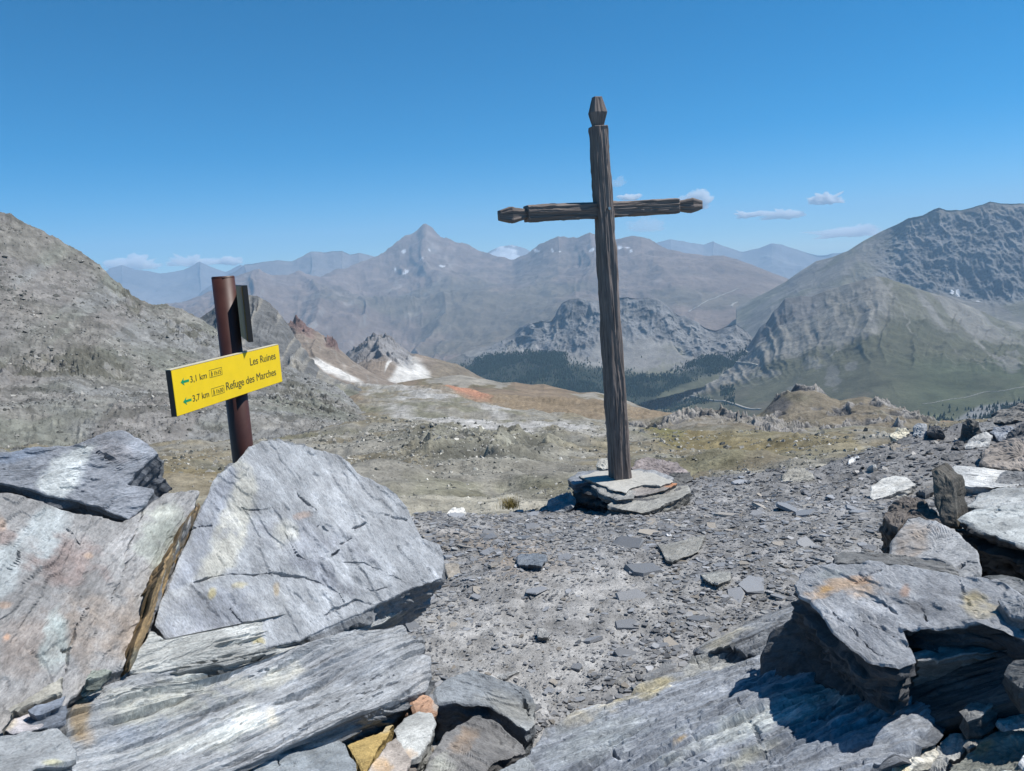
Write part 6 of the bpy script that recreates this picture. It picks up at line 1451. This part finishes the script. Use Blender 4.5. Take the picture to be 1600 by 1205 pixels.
def shale():
    rng = np.random.default_rng(5)
    n = 60000
    x, y, r = shale_spots(n, rng, 2.0, 0.8)
    px, py = project(np.stack([x, y, ground_z(x, y)], -1))
    path = soft_poly([(740, 1130), (660, 1000), (640, 960), (800, 900), (960, 880), (1060, 920), (970, 1000), (880, 1100)], px, py, 50)
    keep = (rng.random(n) > path * 0.45) & (px > 610) & ~inside([(830, 1150), (1000, 1075), (1230, 960), (1290, 900), (1420, 880), (1440, 830), (1600, 800), (1700, 800), (1700, 1300), (800, 1300)], px, py)
    x, y, r, path = x[keep], y[keep], r[keep], path[keep]; n = len(x)
    size = np.minimum(0.0042 * (1 - rng.random(n)) ** (-0.58), 0.026) * (0.75 + 0.10 * r) * (1 - 0.35 * path)
    V = flake_batch(n, size, rng, 0.15)
    til = 0.11 + 0.05 * np.clip(r - 4, 0, 4)
    V = rot_batch(V, rng.uniform(0, 6.28, n), rng.normal(0, 1, n) * til, rng.normal(0, 1, n) * til)
    z = ground_full(x, y) + size * 0.10
    V = V + np.stack([x, y, z], -1)[:, None]
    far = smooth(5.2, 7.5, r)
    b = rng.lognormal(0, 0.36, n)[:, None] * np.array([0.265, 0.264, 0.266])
    b = b * (1 - 0.30 * far[:, None])  # far chips painted darker in place of their shaded sides
    k = rng.random(n)
    b = np.where((k < 0.07)[:, None], np.array([0.30, 0.265, 0.22]) * rng.uniform(0.8, 1.2, n)[:, None], b)
    b = np.where((k > 0.965)[:, None], np.array([0.42, 0.42, 0.41]) * rng.uniform(0.8, 1.2, n)[:, None], b)
    c = np.repeat(b[:, None], 2 * NG, 1)
    Fc = (_tri[None] + (np.arange(n) * 2 * NG)[:, None, None]).reshape(-1, 3)
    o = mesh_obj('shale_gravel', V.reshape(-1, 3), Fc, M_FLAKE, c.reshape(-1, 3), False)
    tag(o, 'countless small grey shale chips covering the pass', None, None, 'stuff')
    # the larger loose flakes, one by one
    protos = []
    for k in range(10):
        vb = flake_batch(1, np.array([1.0]), rng, 0.16)[0]
        me = bpy.data.meshes.new('shale_flake')
        me.from_pydata([tuple(v) for v in vb.tolist()], [], [tuple(range(NG))] + [(q, q + NG, (q + 1) % NG + NG, (q + 1) % NG) for q in range(NG)] + [tuple(range(2 * NG - 1, NG - 1, -1))])
        ca = me.color_attributes.new('tint', 'FLOAT_COLOR', 'POINT'); base = (0.225, 0.23, 0.24) if k % 5 else (0.29, 0.26, 0.22)
        ca.data.foreach_set('color', np.tile(np.array([*base, 1.0], np.float32), len(me.vertices)))
        if k % 5 == 0: me.name = 'tan_shale_flake'
        me.materials.append(M_FLAKE); protos.append(me)
    xs, ys, rs = shale_spots(600, rng, 2.5, 0.75)
    m_ = 0
    for k in range(600):
        if m_ >= 290: break
        pxk, pyk = project(np.array([xs[k], ys[k], float(ground_z(xs[k], ys[k]))]))
        if not (640 < pxk < 1400 and 740 < pyk < 1120): continue
        if inside([(820, 1130), (1000, 1040), (1230, 930), (1260, 880), (1380, 860), (1420, 800), (1600, 760), (1600, 1205), (820, 1205)], pxk, pyk) or inside([(880, 730), (1090, 730), (1090, 815), (880, 815)], pxk, pyk): continue
        if inside([(700, 1120), (650, 980), (820, 900), (1000, 900), (930, 1050)], pxk, pyk) and rng.random() < 0.6: continue
        o = bpy.data.objects.new('shale_flake', protos[int(rng.integers(10))]); COL.objects.link(o)
        s = float(min(0.020 * (1 - rng.random()) ** -0.5, 0.075)) * (0.8 + 0.06 * rs[k])
        if 980 < pxk < 1380 and 790 < pyk < 1010: s *= 1.55
        o.scale = (s, s, s * 0.8)
        til = 0.12 + 0.03 * max(0, rs[k] - 4)
        o.rotation_euler = (rng.normal(0, til), rng.normal(0, til), rng.uniform(0, 6.28))
        o.location = (xs[k], ys[k], float(ground_full(np.array(xs[k]), np.array(ys[k]))) + s * 0.05)
        tone = 'grey' if 'tan' not in o.data.name else 'tan'
        spot = 'beside the foot of the wide right ledge' if (pyk > 930 and pxk > 900) else 'on the trodden gravel near the boulder and dark arched rock' if pyk > 930 else 'between the big boulder and the plinth' if pxk < 880 else 'in front of the plinth and the square pale slab' if pxk < 1150 else 'on the gravel before the right stone heap'
        tag(o, 'loose flat %s shale flake %s' % (tone, spot), 'stone', 'loose shale flakes on the gravel'); m_ += 1
shale()

# ------------------------------------------------------------------ stones strewn over the slopes
ICV = np.array([(1, 0, 0), (0, 1, 0), (-1, 0, 0), (0, -1, 0), (0.3, 0.2, 1), (-0.3, -0.2, 0.9)], float)      # a chipped block, open below
ICF = np.array([(0, 1, 4), (1, 2, 5), (1, 5, 4), (2, 3, 5), (3, 0, 4), (3, 4, 5)])
M_STONES = terrain_mat('strewn_stone', 0.9, 0.25, 0.6, 0.2)
def strewn(name, label, P, px, py, n, weight, pxsize, cols, seed, sq=0.7):
    rng = np.random.default_rng(seed)
    nv, nx = P.shape[:2]
    w = np.clip(weight.ravel(), 0, None).astype(float); w /= w.sum()
    idx = rng.choice(nv * nx, n, p=w)
    i = np.minimum(idx // nx, nv - 2); j = np.minimum(idx % nx, nx - 2); a = rng.random(n)[:, None]; b = rng.random(n)[:, None]
    C = P[i, j] * (1 - a) * (1 - b) + P[i, j + 1] * a * (1 - b) + P[i + 1, j] * (1 - a) * b + P[i + 1, j + 1] * a * b
    r = np.hypot(C[:, 0], C[:, 1])
    s = r / FPX * pxsize * np.minimum((1 - rng.random(n)) ** -0.42, 4.0)
    V = ICV[None] * (1 + rng.uniform(-0.32, 0.32, (n, len(ICV), 1))) * np.stack([rng.uniform(0.7, 1.4, n), rng.uniform(0.6, 1.2, n), rng.uniform(0.5, sq + 0.3, n)], -1)[:, None] * s[:, None, None]
    V = rot_batch(V, rng.uniform(0, 6.28, n), rng.normal(0, 0.25, n), rng.normal(0, 0.25, n)) + C[:, None] - np.array([0, 0, 1.0]) * (0.15 * s)[:, None, None]
    cc = np.asarray(cols)[rng.integers(len(cols), size=n)] * rng.lognormal(0, 0.22, n)[:, None]
    Fc = (ICF[None] + (np.arange(n) * len(ICV))[:, None, None]).reshape(-1, 3)
    o = mesh_obj(name, V.reshape(-1, 3), Fc, M_STONES, np.repeat(cc[:, None], len(ICV), 1).reshape(-1, 3), False)
    tag(o, label, None, None, 'stuff')
def slopes():
    P, px, py, v = BOWL; r = rr(P)
    vis = (v <= 1) * (r > 10) * (r < 260)
    clump = smooth(-0.25, 0.35, fbm(P / 9 + 3, 4)) + 0.08
    near = 1 + 2.2 * smooth(30, 15, r)
    kn = 3.0 * np.exp(-(((px - 700) / 110) ** 2 + ((py - 700) / 34) ** 2))
    strewn('strewn_stones', 'pale stones and scree strewn over the turf below the pass', P, px, py, 30000, vis * (clump * near + kn) * (0.3 + 0.7 * smooth(250, 90, r)), 1.35, [(0.29, 0.28, 0.245), (0.36, 0.345, 0.31), (0.20, 0.195, 0.17), (0.13, 0.13, 0.115)], 31)
    _, P, px, py, v = LH
    c2 = smooth(0.0, 0.5, fbm(P / 14 + 3, 4)) + 0.12
    strewn('strewn_stones', 'grey blocks strewn over the left hillside', P, px, py, 18000, (v <= 0.99) * c2 * (px > -60), 0.95, [(0.20, 0.192, 0.175), (0.15, 0.148, 0.132), (0.25, 0.24, 0.22), (0.10, 0.10, 0.09)], 32)
slopes()

# ------------------------------------------------------------------ the forest in the valley
M_TREE = terrain_mat('larch_forest', 0.08, 0.3, 0.3, 1.0)
def forest():
    rng = np.random.default_rng(41)
    allV = []; allF = []; allC = []; off = 0
    ns = 6
    th = np.arange(ns) / ns * 2 * np.pi
    T1 = np.concatenate([np.stack([np.cos(th), np.sin(th), 0 * th + 0.06], -1), [[0, 0, 1.0]]], 0)
    F1 = np.array([(k, (k + 1) % ns, ns) for k in range(ns)])
    def plant(key, poly, n, soft, hmean, up=0.0):
        nonlocal off
        P, px = LAYERS[key]; qx, qy = project(P)
        w = soft_poly(poly, qx, qy, soft)
        w = w ** 1.5 * (0.06 + smooth(-0.35, 0.3, fbm(P / 130 + 5, 4)))
        nv, nx = P.shape[:2]; wf = w.ravel().astype(float)
        if wf.sum() <= 0: return
        idx = rng.choice(nv * nx, n, p=wf / wf.sum())
        i = np.minimum(idx // nx, nv - 2); j = np.minimum(idx % nx, nx - 2); a = rng.random(n)[:, None]; b = rng.random(n)[:, None]
        C = P[i, j] * (1 - a) * (1 - b) + P[i, j + 1] * a * (1 - b) + P[i + 1, j] * (1 - a) * b + P[i + 1, j + 1] * a * b
        h = hmean * rng.uniform(0.6, 1.25, n); w_ = h * rng.uniform(0.20, 0.28, n)
        V = T1[None] * np.stack([w_, w_, h], -1)[:, None]
        V[..., :2] *= rng.uniform(0.55, 1.25, (n, len(T1), 1)); V[:, :ns, 2] += (h * 0.18)[:, None] * rng.random((n, ns))
        V = V + C[:, None]; V[..., 2] -= 0.5
        allV.append(V.reshape(-1, 3)); allF.append((F1[None] + off + (np.arange(n) * len(T1))[:, None, None]).reshape(-1, 3)); off += n * len(T1)
        cc = np.array([0.030, 0.053, 0.036]) * rng.lognormal(0, 0.25, n)[:, None]
        allC.append(np.repeat(cc[:, None], len(T1), 1).reshape(-1, 3))
    plant('crag', [(712, 574), (745, 562), (790, 556), (830, 552), (872, 550), (892, 562), (930, 571), (975, 576), (1000, 580), (1015, 592), (1042, 586), (1066, 572), (1100, 560), (1140, 556), (1172, 550), (1182, 562), (1150, 577), (1110, 584), (1062, 602), (1010, 622), (985, 640), (940, 640), (900, 630), (840, 622), (780, 612), (740, 600)], 22000, 8, 10.5)
    plant('crag', [(740, 560), (800, 540), (860, 540), (900, 552), (960, 560), (1000, 565), (1000, 600), (740, 600)], 420, 14, 9)
    plant('right_hill', [(980, 640), (1005, 618), (1050, 612), (1090, 619), (1112, 628), (1085, 634), (1050, 644), (1000, 650)], 2200, 5, 10)
    plant('right_hill', [(1000, 625), (1040, 590), (1100, 562), (1150, 545), (1165, 555), (1120, 580), (1070, 604)], 2000, 6, 10)
    plant('right_hill', [(1126, 608), (1146, 606), (1146, 630), (1128, 632)], 300, 5, 10)
    plant('right_hill', [(1440, 645), (1470, 634), (1510, 642), (1560, 637), (1620, 628), (1620, 662), (1500, 668), (1450, 660)], 800, 6, 10)
    o = mesh_obj('forest', np.concatenate(allV), np.concatenate(allF), M_TREE, np.concatenate(allC), False)
    tag(o, 'dark conifer forest below the pale crag in the valley', None, None, 'stuff')
forest()

# ------------------------------------------------------------------ gravel tracks on the far slopes
M_ROAD = terrain_mat('gravel_track', 0.1, 0.12, 0.2, 0.5, 0.95, False, (0.30, 0.285, 0.26))
def on_layer(key, x, y):
    P, px = LAYERS[key]
    j = int(np.clip(np.searchsorted(px[0], x), 1, px.shape[1] - 1))
    cx, cy = project(P[:, j])
    k = np.nonzero(cy <= y)[0]
    k = int(k[0]) if len(k) else len(cy) - 1
    return P[max(k, 1), j]
def track(key, pts, width, label):
    pts = np.array(pts, float); d = np.hypot(*np.diff(pts, axis=0).T); s = np.concatenate([[0], np.cumsum(d)])
    t = np.arange(0, s[-1] + 0.01, 1.2)
    X = np.interp(t, s, pts[:, 0]); Y = np.interp(t, s, pts[:, 1]) + 0.9 * np.sin(t / 9.0)
    C = np.array([on_layer(key, a, b) for a, b in zip(X, Y)])
    ker = np.ones(5) / 5
    if len(C) > 6: C = np.stack([np.convolve(np.pad(C[:, k], 2, mode='edge'), ker, 'valid') for k in range(3)], -1)
    tg = np.gradient(C, axis=0); tg[:, 2] = 0; tg /= np.linalg.norm(tg, axis=1)[:, None] + 1e-9
    sd = np.stack([-tg[:, 1], tg[:, 0], 0 * tg[:, 0]], -1) * width / 2
    up_ = np.array([0, 0, width * 0.35])
    V = np.stack([C - sd - up_, C - sd + up_, C + sd + up_, C + sd - up_], 1)
    o = mesh_obj('road', V, grid_faces(len(C), 4), M_ROAD, None, False)
    tag(o, label, None, None, 'structure')
track('right_hill', [(1048, 610), (1054, 614), (1071, 618), (1088, 622), (1108, 625), (1129, 627), (1149, 634), (1169, 639), (1189, 641)], 7, 'pale track curving along the valley floor')
track('right_hill', [(1090, 601), (1071, 598), (1095, 594), (1115, 589), (1129, 583), (1140, 579)], 7, 'pale hairpin track below the green pyramid')
track('right_hill', [(1139, 561), (1149, 565), (1166, 568), (1183, 572), (1177, 575)], 7, 'pale track looping at the foot of the scree')
track('right_hill', [(1164, 540), (1163, 546), (1168, 552)], 7, 'short pale track through the gap by the crag')
track('right_hill', [(1440, 632), (1490, 625), (1540, 614), (1600, 606)], 2.2, 'faint track across the right meadows')
track('central', [(1075, 488), (1088, 481), (1100, 473), (1118, 467), (1135, 458), (1156, 451)], 8, 'pale zigzag track on the massif right of the cross')
track('central', [(1142, 480), (1147, 474), (1153, 472)], 16, 'short pale track scar on the massif')

# ------------------------------------------------------------------ a tuft of dry grass at the gravel edge
def tuft(px_, py_, h, n, label, seed):
    rng = np.random.default_rng(seed)
    r0 = ground_r(px_, py_); base = at(px_, py_, r0)
    V = []; Fc = []
    for k in range(n):
        b = base + np.array([rng.normal(0, 0.05), rng.normal(0, 0.04), -0.01]); a = rng.uniform(0, 6.28); ln = h * rng.uniform(0.5, 1.1); lean = rng.uniform(0.1, 0.6)
        d = np.array([math.cos(a), math.sin(a), 0]); sd = np.array([-d[1], d[0], 0]) * 0.0028
        i0 = len(V)
        for t in (0, 0.35, 0.7, 1.0):
            c_ = b + d * lean * ln * t * t + np.array([0, 0, ln * t * (1 - 0.2 * t)])
            w_ = 1 - 0.8 * t
            V += [c_ - sd * w_, c_ + sd * w_]
        for q in range(3): Fc.append((i0 + 2 * q, i0 + 2 * q + 1, i0 + 2 * q + 3, i0 + 2 * q + 2))
    o = mesh_obj('grass_tuft', np.array(V), Fc, terrain_mat('dry_grass', 30.0, 0.3, 0.1, 0.01, 0.9, False, (0.24, 0.19, 0.07)), None, False)
    tag(o, label, 'grass')
tuft(797, 792, 0.14, 240, 'small yellowish grass tuft at the gravel edge left of the plinth', 3)

# ------------------------------------------------------------------ clouds low over the horizon
def cloud(name, label, px_, py_, w_px, h_px, r, dens, seed):
    c = at(px_, py_, r); s = r / FPX
    bm = bmesh.new(); bmesh.ops.create_icosphere(bm, subdivisions=5, radius=1.0)
    V = np.array([v.co for v in bm.verts]); Fc = np.array([[v.index for v in f.verts] for f in bm.faces]); bm.free()
    q = V * np.array([w_px / h_px, 1.0, 1.0]) + seed
    b = np.abs(fbm(q * 1.1, 5, 0.55)); lo = fbm(q * 0.5 + 9, 3)
    rad = np.clip(0.6 + 0.42 * b + 0.35 * lo, 0.15, 1.5)
    P = V * rad[:, None]
    P[:, 2] = np.where(P[:, 2] < 0, P[:, 2] * 0.4, P[:, 2])
    P = P * np.array([w_px * s / 2, w_px * s / 4, h_px * s / 1.6])
    az = math.atan2(c[0], c[1]); ca_, sa_ = math.cos(-az), math.sin(-az)
    P = np.stack([P[:, 0] * ca_ - P[:, 1] * sa_, P[:, 0] * sa_ + P[:, 1] * ca_, P[:, 2]], -1)
    mt = bpy.data.materials.new('cloud_vapour'); mt.use_nodes = True; nt = mt.node_tree
    for n in list(nt.nodes): nt.nodes.remove(n)
    out = nt.nodes.new('ShaderNodeOutputMaterial'); pv = nt.nodes.new('ShaderNodeVolumeScatter')
    pv.inputs['Color'].default_value = (1, 1, 1, 1); pv.inputs['Density'].default_value = dens * 2.2 / (h_px * s)
    nt.links.new(pv.outputs[0], out.inputs['Volume'])
    o = mesh_obj(name, P, Fc, mt); o.location = tuple(c)
    tag(o, label, 'cloud', 'small clouds near the horizon')
CL = [(1090, 322, 52, 34, 30000, 2.6, 'bright white cloud behind the right end of the crossbeam'),
      (985, 311, 34, 12, 30000, 1.6, 'small white cloud just above the right arm of the cross'),
      (1168, 338, 62, 14, 30000, 2.0, 'thin flat white cloud right of the crossbeam'),
      (1225, 338, 76, 20, 30000, 2.0, 'ragged white cloud joining the thin flat cloud'),
      (1292, 314, 74, 22, 30000, 2.8, 'brightest cloud highest on the right above the far range'),
      (1330, 365, 150, 24, 34000, 0.9, 'faint broad cloud veil above the slope of the right mountain'),
      (1010, 356, 70, 30, 36000, 0.5, 'faint cloud puff below the right arm of the cross'),
      (965, 290, 26, 20, 34000, 0.5, 'faint wisp right of the upright above the crossbeam'),
      (210, 416, 90, 26, 27000, 1.3, 'cloud bank touching the left hillside on the horizon'),
      (300, 412, 90, 24, 27000, 1.1, 'cloud bank just left of the signpost on the horizon'),
      (358, 410, 44, 18, 27000, 1.5, 'small bright cloud close to the top of the signpost')]
for k, (a, b, w_, h_, r_, dn, lab) in enumerate(CL): cloud('cloud', lab, a, b, w_, h_, r_, dn, 3.7 * k + 1)
# ------------------------------------------------------------------ the air
def haze_box():
    V = np.array([(x, y, z) for x in (-14500, 14500) for y in (-60, 18300) for z in (-3200, 960)], float)
    Fc = [(0, 1, 3, 2), (4, 6, 7, 5), (0, 4, 5, 1), (2, 3, 7, 6), (0, 2, 6, 4), (1, 5, 7, 3)]
    mt = bpy.data.materials.new('air'); mt.use_nodes = True
    nt = mt.node_tree
    for n in list(nt.nodes): nt.nodes.remove(n)
    out = nt.nodes.new('ShaderNodeOutputMaterial'); pv = nt.nodes.new('ShaderNodeVolumePrincipled')
    pv.inputs['Color'].default_value = (0.50, 0.75, 1.0, 1)
    pv.inputs['Density'].default_value = HZ
    pv.inputs['Anisotropy'].default_value = 0.0
    nt.links.new(pv.outputs[0], out.inputs['Volume'])
    o = mesh_obj('haze', V, Fc, mt, None, False)
    tag(o, 'thin blue summer haze between the mountains', None, None, 'stuff')
haze_box()
